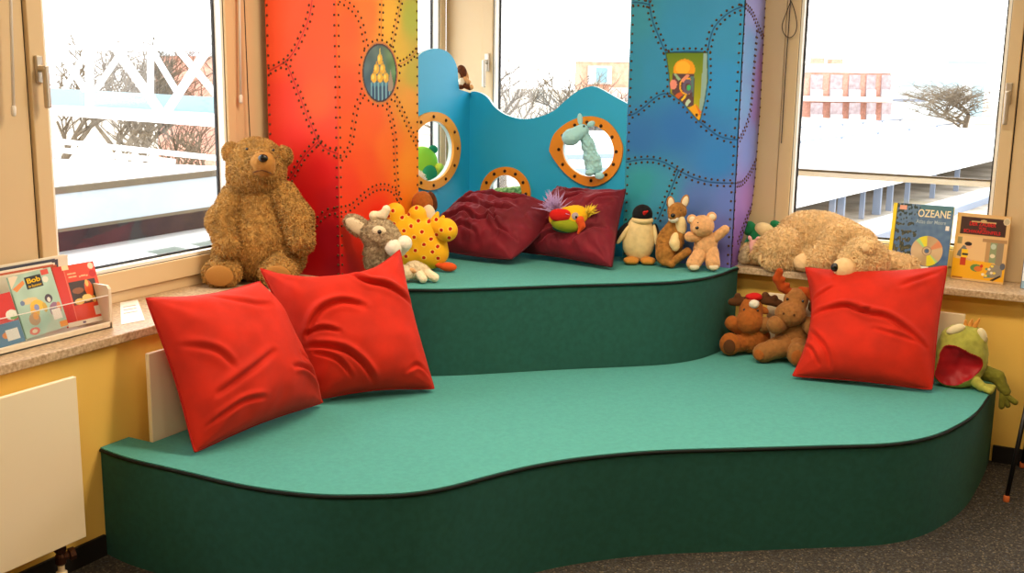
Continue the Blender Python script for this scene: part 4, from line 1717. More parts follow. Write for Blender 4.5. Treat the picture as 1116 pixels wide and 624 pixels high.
# ---- big brown bear on the left sill
t = toy('teddy_bear', 'big golden brown curly teddy bear sitting on the left window sill by the red column', 289, 305, SZ)
t.part('body', [E((-4, 4, 46), (50, 34, 47)), E((-4, 2, 84), (35, 29, 31)), E((-4, -8, 40), (40, 30, 34))], m_bear, 14, 1.6, (.5, 7), None, (15000, 3.6, 1.0))
hd = t.part('head', [E((-5, -2, 123), (29.5, 26, 30)), E((-5, -8, 112), (29, 24, 22)), E((6, -26, 129), (13, 12, 13)), E((3, -20, 120), (18, 14, 12))], m_bear, 8, 1.3, (.4, 6), None, (11000, 3.0, .9))
t.part('muzzle', [E((8, -31, 129), (13, 12, 12)), E((7, -28, 121), (13, 10, 8.5))], m_bearpad, 5, .9, (.25, 5), hd)
t.ball('nose', (11, -42.5, 135), (5.2, 3.6, 4.2), m_black, hd)
MBm = MB().tube([(-1, -37, 119.5), (4, -40.2, 121.5), (9, -41, 122.3), (14, -40.2, 121), (18, -37, 119)], .7, 6)
t.raw('mouth', MBm, m_antl, hd, True)
for ex, ez in ((-32, 137), (23, 134)):
    er = t.part('ear', [E((ex, 0, ez), (9, 6, 10), (0, 0, 0))], m_bear, 0, .9, (.3, 5), hd, (1800, 3, .9))
    t.part('inner_ear', [E((ex, -5, ez), (6, 2.5, 7))], m_bearpad, 0, .7, None, er)
eyes(t, hd, [(-9, -27, 143), (18, -25, 142)], 1.5)
t.part('arm', [C((-25, -10, 92), (-38, -24, 66), 15, 15), C((-38, -24, 66), (-29, -38, 42), 15, 13)], m_bear, 6, 1.4, (.6, 6), None, (7000, 3.6, 1.0))
t.part('arm', [C((22, -8, 92), (40, -18, 70), 16, 15), C((40, -18, 70), (46, -30, 47), 15, 13)], m_bear, 6, 1.4, (.6, 6), None, (7000, 3.6, 1.0))
for sx, fx, fz in ((-1, -36, 12), (1, 24, 13)):
    lg = t.part('leg', [C((sx * 26 - 4, -12, 26), (fx, -34, 15), 24, 15), E((fx, -42, fz + 2), (20, 10, 15))], m_bear, 6, 1.4, (.6, 6), None, (6000, 3.4, 1.0))
    t.part('paw_pad', [E((fx, -52, fz + 1), (15, 3, 11))], m_bearpad, 0, .8, None, lg)

# ---- grey long-eared toy behind the cushion
t = toy('plush_animal', 'mottled grey plush animal with one large ear and pale stub antlers behind the red cushion', 413, 305, SZ)
t.part('body', [E((2, -3, 24), (17, 13, 21)), E((2, -4, 36), (15, 13, 18))], m_grey, 6, 1, (.4, 4), None, (5000, 3, .8))
hd = t.part('head', [E((1, -3, 50), (19, 16, 17)), E((12, -10, 46), (13, 11, 12))], m_grey, 6, .9, (.3, 4), None, (4000, 2.6, .7))
t.part('muzzle', [E((18, -17, 38), (9.5, 9, 9.5))], m_white, 3, .7, (.2, 4), hd)
t.part('hand', [C((24, -8, 34), (29, -13, 42), 7, 8.5)], m_white, 3, .7, (.2, 4))
er = t.part('ear', [E((-22, 0, 58), (17, 4.5, 10.5), (0, 32, 0))], m_grey, 0, .8, (.2, 4), hd, (1800, 2.2, .7))
t.part('inner_ear', [E((-23, -3.5, 58), (14, 2.6, 7.5), (0, 32, 0))], m_pale, 0, .6, None, er)
t.part('antler', [C((-4, -2, 66), (-5, -3, 70), 4), C((-5, -3, 70), (6, -4, 72), 4), C((6, -4, 70), (9, -4, 77), 4, 4.5)], m_pale, 3, .6, (.2, 3), hd)
t.part('eye_patch', [E((3, -17.5, 55), (8, 2.6, 6), (0, 10, 0))], m_pale, 0, .5, None, hd)
eyes(t, hd, [(3.5, -20, 55)], 2.3)

# ---- yellow spotted toy
t = toy('spotted_plush', 'yellow plush creature with red spots and an orange tail on the raised platform', 455, 294, SZ)
t.part('body', [E((-2, 0, 29), (33, 17, 27)), E((-6, 0, 40), (26, 16, 20)), E((10, 0, 18), (24, 15, 18)), E((-12, 0, 16), (20, 14, 16))], m_spot, 8, .6, (.25, 12), paint=spots)
for x, z, r in ((-24, 62, 10.5), (0, 60, 10)):
    t.part('leg', [C((x + 2, 0, 44), (x, -1, z), 11, r)], m_spot, 4, .6, paint=spots)
hd = t.part('head', [C((20, -2, 48), (30, -6, 46), 9, 11), E((32, -8, 44), (12, 11, 12))], m_spot, 4, .6, paint=spots)
t.part('ear', [C((19, -4, 54), (22, -4, 62), 5, 2)], m_spot, 2, .6, None, hd, paint=spots)
t.part('ear', [C((26, -3, 54), (28, -3, 58), 4, 2)], m_spot, 2, .6, None, hd, paint=spots)
tl = t.part('tail', [C((18, -6, 8), (26, -10, 5.5), 2.6, 3)], m_orange, 2, .5)
t.part('tail_tip', [E((34, -12, 5.2), (9.5, 5, 5), (0, 4, 0))], m_orange, 0, .5, None, tl)

# ---- small cream lamb in front
t = toy('plush_lamb', 'small cream plush lamb lying on the platform edge before the yellow spotted toy', 455, 307, SZ)
t.part('body', [E((1, 2, 11), (14, 8, 8.5), (0, 18, 0)), E((-4, 0, 12), (9, 8, 9))], m_pale, 4, .6, (.3, 3), None, (2000, 1.6, .6))
hd = t.part('head', [E((-13, -5, 10), (9, 8, 8)), E((-16, -9, 7), (6, 5, 5))], m_pale, 3, .6, (.2, 3), None, (1200, 1.5, .6))
t.part('ear', [E((-5, -8, 13), (4.5, 2, 2.6), (0, 20, 0))], m_tan, 0, .4, None, hd)
eyes(t, hd, [(-13.5, -12.3, 12), (-18, -12, 11)], 1)
t.part('leg', [C((3, -6, 8), (7, -11, 4.5), 5, 4.5)], m_pale, 2, .5, (.2, 3))
t.part('leg', [C((11, -2, 9), (19, -5, 5.0), 5, 4.8)], m_pale, 2, .5, (.2, 3))

# ---- penguin
t = toy('plush_penguin', 'cream and black plush penguin with orange feet beside the maroon cushion', 696, 287, SZ)
bd = t.part('body', [E((-1, 0, 22), (17.5, 11, 20)), E((0, 0, 37), (14, 10, 15))], m_pengc, 6, .7, (.1, 6))
t.part('back', [E((0, 3, 28), (17.5, 9, 25))], m_blackp, 0, .8, None)
hd = t.part('head', [E((2, -1, 53), (11, 10.5, 11))], m_blackp, 2, .6)
t.part('cheeks', [E((2, -1.5, 47), (12, 10.5, 5.5))], m_pengc, 2, .5, None, hd)
t.part('beak', [C((3, -10, 56), (3.5, -13.5, 57.5), 2.2, 1), C((2, -10, 54), (6, -12, 58), 1.4, 1)], m_redfelt, 1, .35, None, hd)
for x in (-9, 9):
    t.part('foot', [E((x, -7, 4), (8.5, 6, 4)), E((x - 3, -11, 3.2), (4, 4, 3)), E((x + 3, -11, 3.2), (4, 4, 3))], m_feet, 3, .5)
w_ = t.part('wing', [E((-21, -1, 32), (4.2, 5, 14), (0, 32, 0))], m_blackp, 0, .6)
t.part('wing_lining', [E((-18.5, -3.5, 31), (3, 4, 12), (0, 32, 0))], m_pengc, 0, .5, None, w_)
w_ = t.part('wing', [E((18, -2, 31), (3.6, 5, 13), (0, -10, 0))], m_blackp, 0, .6)
t.part('wing_lining', [E((16.6, -4, 31), (2.8, 4, 12), (0, -10, 0))], m_pengc, 0, .5, None, w_)

# ---- kangaroo
t = toy('plush_kangaroo', 'brown plush kangaroo with pale throat leaning on the blue column', 732, 290, SZ)
t.part('body', [E((-3, 0, 25), (15, 10, 22), (0, 14, 0)), E((3, 0, 42), (9, 8, 14))], m_kang, 6, .7, (.3, 4))
t.part('throat', [E((7, -8, 46), (6, 4.5, 11), (0, -12, 0))], m_pengc, 0, .5)
hd = t.part('head', [E((3, -2, 60), (10.5, 9.5, 9.5)), C((1, -6, 59), (-3, -13, 56), 7, 5)], m_kang, 4, .6, (.2, 4))
t.part('muzzle', [E((-2, -12, 52.5), (5.5, 5, 4))], m_white, 2, .4, None, hd)
t.ball('nose', (-3.5, -17.5, 57.2), (2.6, 2, 2.2), m_black, hd)
eyes(t, hd, [(5, -11, 61.5)], 1.3)
for x, z, ry in ((-4, 68, -8), (11, 70, 16)):
    er = t.part('ear', [E((x, -1, z), (4.5, 3, 8), (0, ry, 0))], m_kang, 0, .5, None, hd)
    t.part('inner_ear', [E((x, -3.2, z), (3.4, 1.8, 6.6), (0, ry, 0))], m_pale, 0, .4, None, er)
t.part('arm', [C((6, -6, 36), (4, -13, 25), 5, 4.5)], m_kang, 2, .5)
t.part('arm', [C((2, -8, 33), (-1, -14, 27), 5, 5), E((1, -15, 25), (5, 4, 7))], m_pengc, 2, .5)
t.part('leg', [E((-8, -6, 14), (11, 9, 13)), C((-9, -10, 6), (-2, -14, 3.8), 4.5, 4)], m_kang, 3, .6)
t.part('foot', [C((-2, -12, 5), (14, -15, 18), 4.2, 4.6)], m_kang, 2, .5)

# ---- small teddy
t = toy('teddy_bear', 'small tan plush teddy bear with one raised arm by the blue column', 766.5, 293.5, SZ)
t.part('body', [E((1, 0, 25), (12.5, 10.5, 17), (0, 18, 0))], m_tan, 3, .7, (.25, 4))
hd = t.part('head', [E((-4, -3, 47), (13, 11.5, 12)), E((-9, -10, 45), (6.5, 6, 6))], m_tan, 4, .6, (.2, 4))
t.ball('nose', (-11.5, -15.5, 47), (2, 1.6, 1.7), m_black, hd)
eyes(t, hd, [(-10, -12, 51.5), (-4, -13, 50)], 1.1)
for x, z in ((6, 57), (-15, 54)):
    er = t.part('ear', [E((x, -1, z), (5.5, 3.4, 5.5))], m_tan, 0, .5, None, hd)
    t.part('inner_ear', [E((x, -3.6, z), (3.6, 1.6, 3.6))], m_pale, 0, .4, None, er)
t.part('arm', [C((9, -2, 33), (20, -6, 44), 5.5, 5)], m_tan, 2, .5, (.2, 4))
t.part('arm', [C((-9, -3, 35), (-18, -7, 36), 5.5, 5.5)], m_tan, 2, .5, (.2, 4))
for p, q in (((-5, -4, 17), (-13, -13, 8)), ((7, -4, 19), (8, -12, 8))):
    lg = t.part('leg', [C(p, q, 8, 7.8)], m_tan, 2, .6, (.2, 4))
    t.part('paw_pad', [E((q[0], q[1] - 5.6, q[2] - 3.0), (5.2, 3, 3.6))], m_pale, 0, .4, None, lg)

# ---- parrot lying on the maroon cushion
pp = Yp(620, 246, 4.70)
t = Toy('plush_parrot', 'colourful plush parrot head with orange beak lying on the maroon cushion', pp, YAW, px_size(pp), None, 'soft toy')
t.part('body', [E((-2, 0, 8), (20, 12, 12.5)), E((8, -2, 13), (12, 10, 10))], m_yellow, 5, .7, (.3, 5))
t.part('belly', [E((-3, -3.5, 3), (17, 11, 9.5), (0, 8, 0))], mat('green plush', (150, 158, 30), .95, **PL), 3, .6)
t.part('underside', [E((-2, -1, -1.5), (16, 10, 6))], mat('dark teal plush', (40, 84, 70), .95, **PL), 3, .6)
t.part('wing', [E((-12, -10, 13), (10, 4.5, 7)), E((-5, -10, 13), (6.5, 4.5, 6.3))], m_redfelt, 3, .6)
ey = t.part('eye_ring', [E((6, -11, 12), (4.4, 2.4, 4.4))], m_eyegrey, 0, .4)
t.ball('pupil', (7, -13, 11.5), (1.4, 1, 1.6), m_black, ey)
t.part('beak', [C((11, -10, 8), (13.5, -11, 2), 5, 3.6), C((13.5, -11, 2), (9.5, -12, -6), 3.6, 1.2)], m_orange, 2, .5)


def tuft(t, name, c, dirv, n, ln, wd, spread, m):
    rg = np.random.default_rng(int(abs(c[0] * 10)) + 3)
    mb = MB()
    for _ in range(n):
        d = np.array(dirv, float) + rg.normal(size=3) * spread
        d /= np.linalg.norm(d)
        l = ln * rg.uniform(.55, 1.15)
        s = np.array(c) + rg.normal(size=3) * 1.6
        d2 = d + rg.normal(size=3) * .25
        mb.tube([s, s + d * l * .5, s + (d + d2) * l * .5], [wd, wd * .8, .08], 4)
    return t.raw(name, mb, m, None, True)


tuft(t, 'crest', (20, -3, 15), (.75, -.2, .75), 60, 10, .8, .38, m_fuzzy)
tuft(t, 'tail_fluff', (-15, 2, 17), (-.4, 0, .9), 170, 19, .7, .55, m_lilac)

# ---- dog tucked behind the red column
pp = Xp(464, 233, -2.84)
pp[2] = SZ
t = Toy('plush_dog', 'brown and cream plush dog half hidden behind the red and yellow column', pp, YAW, px_size(pp), None, 'soft toy')
zb = (Xp(464, 233, -2.84)[2] - SZ) / t.u
t.part('body', [E((-3, 0, zb * .45), (13, 11, zb * .45)), E((-3, 0, zb * .75), (11, 10, 10))], m_choc, 5, .9)
hd = t.part('head', [E((-3, -3, zb + 12), (12, 11, 13))], m_ross, 4, .8)
t.part('ear', [E((7, -3, zb + 14), (5.5, 3.5, 11), (0, -14, 0))], m_choc, 0, .6, None, hd)
t.part('muzzle', [E((4, -11, zb + 1), (7.5, 6, 11), (0, -10, 0))], m_pale, 0, .6, None, hd)

# ---- green toy and white dog seen through the left porthole
pp = Xp(465, 196, -3.14)
pp[2] = SZ
t = Toy('plush_bear', 'lime green plush toy with dark green snout on the sill seen through the left porthole', pp, YAW, px_size(pp), None, 'soft toy')
zo = (Xp(465, 196, -3.14)[2] - SZ) / t.u
t.part('body', [E((0, 0, zo * .55), (17, 10, zo * .58)), E((-2, 0, zo + 2), (16, 9, 14))], m_lime, 6, .9)
hd = t.part('head', [E((-5, -1, zo + 19), (17, 10, 17))], m_lime, 4, .8)
t.part('ear', [E((7, 0, zo + 33), (5, 3, 4.5), (0, 20, 0))], m_dgreen, 0, .5, None, hd)
t.part('snout', [E((4, -9, zo + 8), (8, 5, 9))], m_dgreen, 3, .6, None, hd)
t.part('hand', [C((10, -3, zo + 6), (14, -6, zo + 14), 5, 5)], mat('yellow green plush', (186, 196, 60), .95, **PL), 2, .6)
pp = Xp(458, 203, -3.055)
pp[2] = SZ
t = Toy('plush_dog', 'white and brown plush dog beside the green toy at the left porthole', pp, YAW, px_size(pp), None, 'soft toy')
zo = (Xp(458, 203, -3.055)[2] - SZ) / t.u
t.part('body', [E((-6, 0, zo * .5), (11, 8, zo * .55))], m_white, 4, .9, (.3, 4))
hd = t.part('head', [E((-4, -1, zo + 4), (10, 9, 13))], m_white, 3, .7, (.4, 3), None, (900, 3, .8))
t.part('eye_patch', [E((0, -7, zo + 4), (4, 3, 5))], m_choc, 0, .5, None, hd)
t.ball('nose', (-2, -10, zo - 2), (2, 1.6, 1.8), m_black, hd)

# ---- small monkey on the partition
pp = Xp(503.5, 97.4, PXX - .010)
t = Toy('plush_monkey', 'tiny brown and white plush monkey sitting on top of the turquoise partition', pp, YAW, px_size(pp), None, 'soft toy')
t.part('body', [E((-1, 0, 8), (6, 4.5, 8)), E((-2, 0, 15), (5, 4, 6))], m_choc, 3, .5)
t.part('belly', [E((-.5, -3.5, 8), (4, 2.4, 5))], m_white, 0, .4)
hd = t.part('head', [E((0, -1, 19), (5.2, 4.6, 7.5), (0, -18, 0))], m_choc, 3, .45)
t.part('ear', [E((4.5, -1, 16), (2.2, 1.6, 6), (0, -22, 0))], m_tan, 0, .35, None, hd)
t.part('face', [E((-4, -3.6, 14.5), (2.4, 2, 4), (0, -20, 0))], m_pale, 0, .35, None, hd)
t.part('leg', [C((2, -2, 5), (8.5, -4, 2.2), 3.2, 3)], m_choc, 1, .4)
t.part('paw', [E((9.8, -4.4, 2.6), (3, 2.6, 3))], m_tan, 0, .35)
t.part('arm', [C((3, -2, 12), (7, -4, 8), 2.6, 2.8)], m_tan, 1, .4)
t.part('leg', [C((-3, -2, 4), (-1, -4.5, 2.6), 3, 2.6)], m_choc, 1, .4)

# ---- pale aqua giraffe behind the large porthole
pp = Yp(649, 189.5, 5.022)
t = Toy('plush_giraffe', 'pale aqua plush giraffe leaning out of the large ochre porthole', pp, .35, px_size(pp), None, 'soft toy')
t.part('body', [C((-3, 0, 9), (-3, 0, 15), 8, 9), E((-2, 0, 6), (7, 5, 4.5))], m_aquap, 5, .8, (.3, 5))
t.part('neck', chain([(-2, 1, 8), (-5, 0, 18), (-9, -2, 32), (-14, -5, 44)], [9.4, 8.2, 6.6, 5.2]), m_aquap, 3, .6, (.5, 4))
hd = t.part('head', [C((-15, -6, 47), (-25, -11, 41), 7, 8.4), E((-28, -12, 39), (8.5, 7, 8))], m_aquap, 4, .6, (.2, 4))
t.part('ear', [E((-18, -5, 59), (3, 2.2, 6.4), (0, -6, 0))], m_aquap, 0, .4, None, hd)
t.part('ear', [E((-6, -5, 54), (4.6, 2.2, 3.2), (0, -28, 0))], m_aquap, 0, .4, None, hd)
eyes(t, hd, [(-13, -12, 52)], 1.1)
t.part('hoof', [E((-6, -8, 2), (5, 3.6, 3.6)), E((5, -9, -1), (5, 3.6, 4))], m_aquap, 2, .5, (.3, 3))

# ---- green knitted snake behind the small porthole
pp = Yp(556, 214, 5.2)
pp[2] = SZ
t = Toy('plush_toy', 'green knitted plush toy lying on the sill behind the small porthole', pp, .1, px_size(pp), None, 'soft toy')
zo = max(8.0, (Yp(556, 214, 5.2)[2] - SZ) / t.u)
cg = mat('green striped knit', (96, 128, 60), .95, col2=(160, 176, 96), vscale=60, **PL)
t.part('body', [E((-6, 0, zo * .55), (24, 11, zo * .6)), C((-16, -2, zo), (14, -2, zo + 6), 7, 7)], cg, 5, .9, (.6, 5))
t.part('head', [C((8, -4, zo + 3), (22, -6, zo + 6), 6.5, 5)], cg, 3, .7, (.5, 4))

# ---- cream bear sleeping on the right sill
pp = np.array([Yp(884, 296, 5.235)[0] + .012, 5.235, SZ])
t = Toy('plush_bear', 'big cream shaggy plush bear asleep on the right window sill', pp, .06, .00428, None, 'soft toy')
FU = lambda n: (n, 3.3, .9)
t.part('body', [E((-13, 9, 33), (31, 19, 27)), E((6, 9, 37), (34, 19, 24)), E((34, 7, 28), (30, 18, 23))], m_cream, 10, 1.5, (.5, 7), None, FU(15000))
t.part('leg', [E((-32, -22, 27), (21, 16, 19), (0, -22, 0)), C((-42, -20, 22), (-69, -5, 12.5), 15, 11)], m_cream, 8, 1.4, (.5, 6), None, FU(7000))
lg = t.part('leg', [C((-8, -14, 14), (-36, -26, 12), 13, 11), E((-42, -27, 11.5), (11, 9, 11))], m_cream, 5, 1.3, (.5, 6), None, FU(4200))
t.part('paw_pad', [E((-52, -28, 11.5), (3.5, 6.5, 8))], m_creampad, 0, .7, None, lg)
ar = t.part('arm', [C((24, -21, 43), (16, -34, 20), 12.5, 12.5), E((10, -34, 15), (15, 10, 13))], m_cream, 6, 1.3, (.5, 6), None, FU(5500))
t.part('paw', [E((-5, -34, 12), (11, 9, 10))], m_creampad, 3, .8, (.2, 4), ar)
hd = t.part('head', [E((61, -63, 26), (23, 17, 21), (0, 18, 0)), E((52, -71, 20), (15, 11, 14))], m_cream, 8, 1.3, (.5, 6), None, FU(9000))
t.part('muzzle', [E((44, -82, 18), (11.5, 9, 10.5))], m_creampad, 4, .8, (.2, 5), hd)
t.ball('nose', (35.5, -88.5, 19), (4, 3, 4.4), m_black, hd)
t.part('eye_seam', [C((52, -82, 29), (58, -81, 31), .8, .6)], m_bearpad, 1, .4, None, hd)
er = t.part('ear', [E((65, -78, 41), (7.5, 5, 7.5))], m_cream, 0, .7, (.3, 4), hd, (700, 2.0, .9))
t.part('inner_ear', [E((63.5, -82.6, 40.5), (4.4, 2.4, 4.4))], m_creampad, 0, .5, None, er)
t.part('arm', [C((72, -14, 16), (98, -24, 14), 13, 12.5)], m_cream, 4, 1.3, (.5, 6), None, FU(3600))

# ---- small green toy and pink mouse behind it
pp = np.array([Yp(824, 252, 5.30)[0], 5.32, SZ])
t = Toy('plush_toy', 'small green and cream plush toy between blue column and sleeping bear', pp, .2, .0046, None, 'soft toy')
t.part('body', [E((0, 0, 13), (14, 9, 14)), E((2, -2, 26), (12, 8, 13))], m_dgreen, 4, .8)
t.part('belly', [E((8, -5, 33), (11, 7, 8), (0, 20, 0))], m_pengc, 2, .6)
t.part('ear', [E((-8, -4, 34), (7, 5, 8))], m_dgreen, 0, .6)
t.part('ear', [E((19, -2, 39), (6.5, 4, 4.5), (0, 25, 0))], m_dgreen, 0, .6)
pp = np.array([Yp(819, 268, 5.16)[0], 5.155, SZ])
t = Toy('plush_mouse', 'tiny pale pink plush mouse beside the violet side of the column', pp, .2, .0044, None, 'soft toy')
t.part('body', [E((-4, 0, 12), (8, 5, 12), (0, 35, 0))], m_grey, 2, .6)
hd = t.part('head', [E((3, -3, 23), (5, 4.6, 5.5)), E((2, -6, 20), (3, 3, 3))], m_pink, 2, .5)
for x in (-1.5, 6.5):
    t.part('ear', [E((x, -2.5, 30), (2, 1.4, 3.2), (0, (x - 2) * 8, 0))], m_pink, 0, .35, None, hd)
t.part('arm', [C((1, -4, 16), (6, -6, 17), 2.4, 2.2)], m_pink, 1, .4)

# ---- two moose on the bench
t = toy('plush_moose', 'rust brown plush moose with a red hat and dark antlers in the bench corner', 816, 385, ZS, .25)
t.part('body', [E((3, 0, 17), (19, 14, 17)), E((2, 0, 30), (15, 12, 12))], m_ross, 5, .8, (.3, 4))
hd = t.part('head', [E((0, -3, 48), (13, 11, 15)), E((-1, -11, 37), (14.5, 10, 13))], m_ross, 5, .7, (.25, 4))
an = t.part('antler', [C((-7, -1, 58), (-15, -3, 57), 4, 5), C((-15, -3, 57), (-21, -4, 56), 5, 4), C((-14, -3, 57), (-15, -4, 63), 3.4, 3.4)], m_antl, 2, .55, None, hd)
t.part('antler', [C((8, -1, 59), (17, -2, 60), 4, 5), C((17, -2, 60), (29, -3, 57), 5, 4.4), C((15, -2, 60), (14, -3, 65), 4, 4), C((23, -2, 59), (24, -3, 63), 3.6, 3.4)], m_antl, 2, .55, None, hd)
ht = t.part('hat', [E((2, -4, 63), (9, 7, 4)), E((4, -5, 64), (6, 6, 3.6))], m_redfelt, 2, .5, None, hd)
t.part('pompom', [E((3, -12, 57), (5.5, 4.5, 4.6))], m_white, 0, .45, (.2, 2), ht)
t.part('ear', [E((13, -3, 49), (6, 3, 4), (0, 25, 0))], m_ross, 0, .5, None, hd)
eyes(t, hd, [(-7, -12.5, 50), (7, -12.5, 50)], 1.4)
t.part('arm', [C((-12, -4, 28), (-19, -10, 34), 7.5, 8)], m_ross, 2, .6, (.2, 4))
t.part('arm', [C((12, -4, 30), (16, -7, 34), 8, 8.5)], m_moose, 2, .6, (.2, 4))
lg = t.part('leg', [C((-8, -6, 12), (-19, -16, 12), 10, 9), E((-20, -18, 12.5), (11, 6, 12.5))], m_ross, 3, .7, (.2, 4))
t.part('paw_pad', [E((-20, -23.5, 11), (6.5, 2.4, 8))], m_antl, 0, .5, None, lg)
lg = t.part('leg', [C((8, -4, 11), (12, -6, 10), 9, 8)], m_ross, 3, .7, (.2, 4))

t = toy('plush_moose', 'dark tan plush moose with curved rust antlers leaning on the right red cushion', 857, 392, ZS, .25)
t.part('body', [E((6, 2, 23), (20, 15, 22)), E((6, 2, 40), (16, 12, 12))], m_moose, 5, .8, (.3, 4))
hd = t.part('head', [E((6, -3, 66), (13, 11, 14)), E((1, -12, 53), (16.5, 11, 13.5))], m_moose, 5, .7, (.25, 4))
t.part('antler', chain([(0, -2, 74), (-9, -4, 80), (-15, -5, 89), (-13, -5, 97)], [4.6, 5, 4.6, 4]) + [C((-8, -4, 80), (-4, -5, 83), 3.4, 3), C((-13, -5, 87), (-9, -6, 89), 3, 3)], m_antlo, 2, .6, None, hd)
t.part('antler', chain([(11, -1, 77), (18, -3, 76), (26, -5, 68), (29, -6, 60)], [4.6, 5, 4.6, 4]), m_antlo, 2, .6, None, hd)
t.part('ear', [E((24, -3, 62), (5, 3.4, 7.5), (0, 15, 0))], m_antl, 0, .5, None, hd)
eyes(t, hd, [(-3, -12, 69), (13, -12.5, 68)], 1.5)
t.part('nostril', [E((-6, -22, 55), (1.2, .8, 1.4)), E((5, -23, 54.5), (1.2, .8, 1.4))], m_antl, 0, .3, None, hd)
t.part('arm', [C((-6, -6, 42), (-13, -16, 41), 9, 10)], m_moose, 2, .7, (.2, 4))
t.part('arm', [C((20, -6, 42), (25, -13, 40), 8, 9)], m_moose, 2, .7, (.2, 4))
lg = t.part('leg', [C((-4, -8, 17), (-22, -18, 11), 13, 10), E((-25, -20, 10), (11, 8, 10))], m_moose, 4, .8, (.25, 4))
t.part('paw_pad', [E((-29, -26.5, 9), (6, 2.4, 6), (0, 0, -25))], m_ross, 0, .5, None, lg)
lg = t.part('leg', [C((10, -10, 16), (11, -22, 13), 12, 10), E((11, -26, 12.5), (10.5, 6, 12.5))], m_moose, 4, .8, (.25, 4))
t.part('paw_pad', [E((11, -31.5, 11), (6.5, 2.2, 8))], m_ross, 0, .5, None, lg)

# ---- frog hand puppet
pp = Zp(1044, 420, ZS)
t = Toy('frog_puppet', 'green frog hand puppet with gaping red mouth at the right end of the bench', pp, .30, px_size(pp), None, 'hand puppet')
Vb, Fb = None, None
# the body: an open-mouthed bag; the mouth is hollowed out of it


def frog_gape(P):
    return field([C((-17, -25, 39), (20, -23, 29), 11, 7), C((-17, -25, 13), (20, -23, 27), 11, 7), C((-19, -24, 38), (-19, -24, 13), 13, 13),
                  E((-5, -25, 26), (16, 15, 14))], 10, P) + .5 * lump(P, 11)


def frog_field(P):
    d = field([E((0, 0, 31), (28, 20, 31), (0, 10, 0)), E((-6, -6, 15), (22, 15, 14)), E((2, 2, 54), (23, 15, 14))], 10, P)
    return np.maximum(d + .35 * lump(P, 9), -frog_gape(P))


V, Fq = nets(frog_field, np.array([-40, -30, -4.0]), np.array([40, 30, 78.0]), .9)
inner = np.abs(frog_gape(V[Fq].mean(1))) < .75
for nm, sel, mm in (('body', ~inner, m_frog), ('mouth', inner, m_mouth)):
    used, inv = np.unique(Fq[sel], return_inverse=True)
    mesh(nm, V[used] * t.u, inv.reshape(-1, 4).tolist(), mm, t.root, True, world=False)
for c, r, ry in (((-9, -7, 64), (10, 5, 5), -24), ((18, -7, 59), (5, 4, 8.5), -20)):
    t.part('eye', [E(c, r, (0, ry, 0))], m_bone, 0, .6)
for x, z, a in ((6, 69, 14), (11, 70, 30), (2, 68, -4)):
    t.part('crown_point', [C((x, 0, z - 3), (x + a * .14, 0, z + 5), 3, 1.2)], m_feet, 0, .4)
lg = t.part('leg', chain([(24, 4, 16), (39, -2, 13), (47, -8, -1)], [9, 7, 5.5]), m_frogd, 3, .8, (.3, 5))
for q in ((50, -11, -15), (57, -12, -11), (44, -11, -17)):
    t.part('toe', [C((45, -8, -4), q, 4, 3)], m_frogd, 2, .6, None, lg)
hn = t.part('hand', [C((14, -14, 10), (20, -20, 6), 6, 5)], m_frog, 2, .6)
for q in ((29, -25, 4.5), (27, -28, 3.4), (31, -21, 6.5)):
    t.part('finger', [C((20, -20, 6), q, 4, 3)], m_frog, 2, .5, None, hn)

# ================================================================== BOOKS, LEAFLETS, TRAY
m_cover = mat('printed glossy cover', (255, 255, 255), .3, attr='paint', spec=.5)
m_paper = mat('white paper pages', (240, 234, 220), .85)
m_tray = mat('beige plastic tray', (232, 220, 198), .4, spec=.5)
m_acryl = glass_mat('clear acrylic', (250, 250, 250), .06)
m_edge = mat('white acrylic edge', (240, 238, 232), .3)
m_tcream = mat('cream print', (244, 236, 200), .5)
m_tred = mat('red print', (214, 40, 40), .5)
m_tyel = mat('yellow print', (246, 196, 30), .5)
m_tdark = mat('dark print', (40, 34, 34), .5)
m_twhite = mat('white print', (248, 246, 240), .5)


def rect(c, a, b, a0, b0, a1, b1, cl):
    c[(a >= a0) & (a <= a1) & (b >= b0) & (b <= b1)] = cl


def oval(c, a, b, ca, cb, ra, rb, cl, r0=0):
    d = np.hypot((a - ca) / ra, (b - cb) / rb)
    c[(d < 1) & (d >= r0)] = cl


def pol(c, a, b, pts, cl):
    c[inside_poly(a, b, pts)] = cl


def book(name, label, cat, bl, br, tl, fn, thick, spine, group=None, res=.0016):
    """a leaning book: cover plane through three corners; pages and back behind it"""
    bl, br, tl = (np.array(p, float) for p in (bl, br, tl))
    U = br - bl
    V = tl - bl
    V = V - U * (np.dot(U, V) / np.dot(U, U))
    n = np.cross(U, V)
    n /= np.linalg.norm(n)
    u, v = U / np.linalg.norm(U), V / np.linalg.norm(V)
    root = empty(name, (bl + br) / 2, 0, label, cat, group)
    painted('front_cover', bl, U, V, fn, res, m_cover, root, .0016)
    c = bl + U / 2 + V / 2 - n * (thick / 2)
    hu, hv = np.linalg.norm(U) / 2, np.linalg.norm(V) / 2
    MB().obox(c, [u, v, n], [hu - .003, hv - .003, thick / 2 - .0018]).build('pages', m_paper, root)
    sm = mat('cover card ' + name + str(spine), spine, .4)
    b = MB().obox(bl - u * .001 + V / 2 - n * thick / 2, [u, v, n], [.0012, hv, thick / 2])
    b.obox(bl + U / 2 + V / 2 - n * (thick - .0006), [u, v, n], [hu, hv, .0006])
    b.build('spine_and_back', sm, root)
    return root, bl, U, V, n


# ---- the ocean atlas
by = 5.255
bl = Yp(965.5, 302, by)
bl[2] = SZ + .002
br = Yp(1030.5, 305, by)
br[2] = SZ + .002
tl = Yp(972.5, 220.5, 5.325)


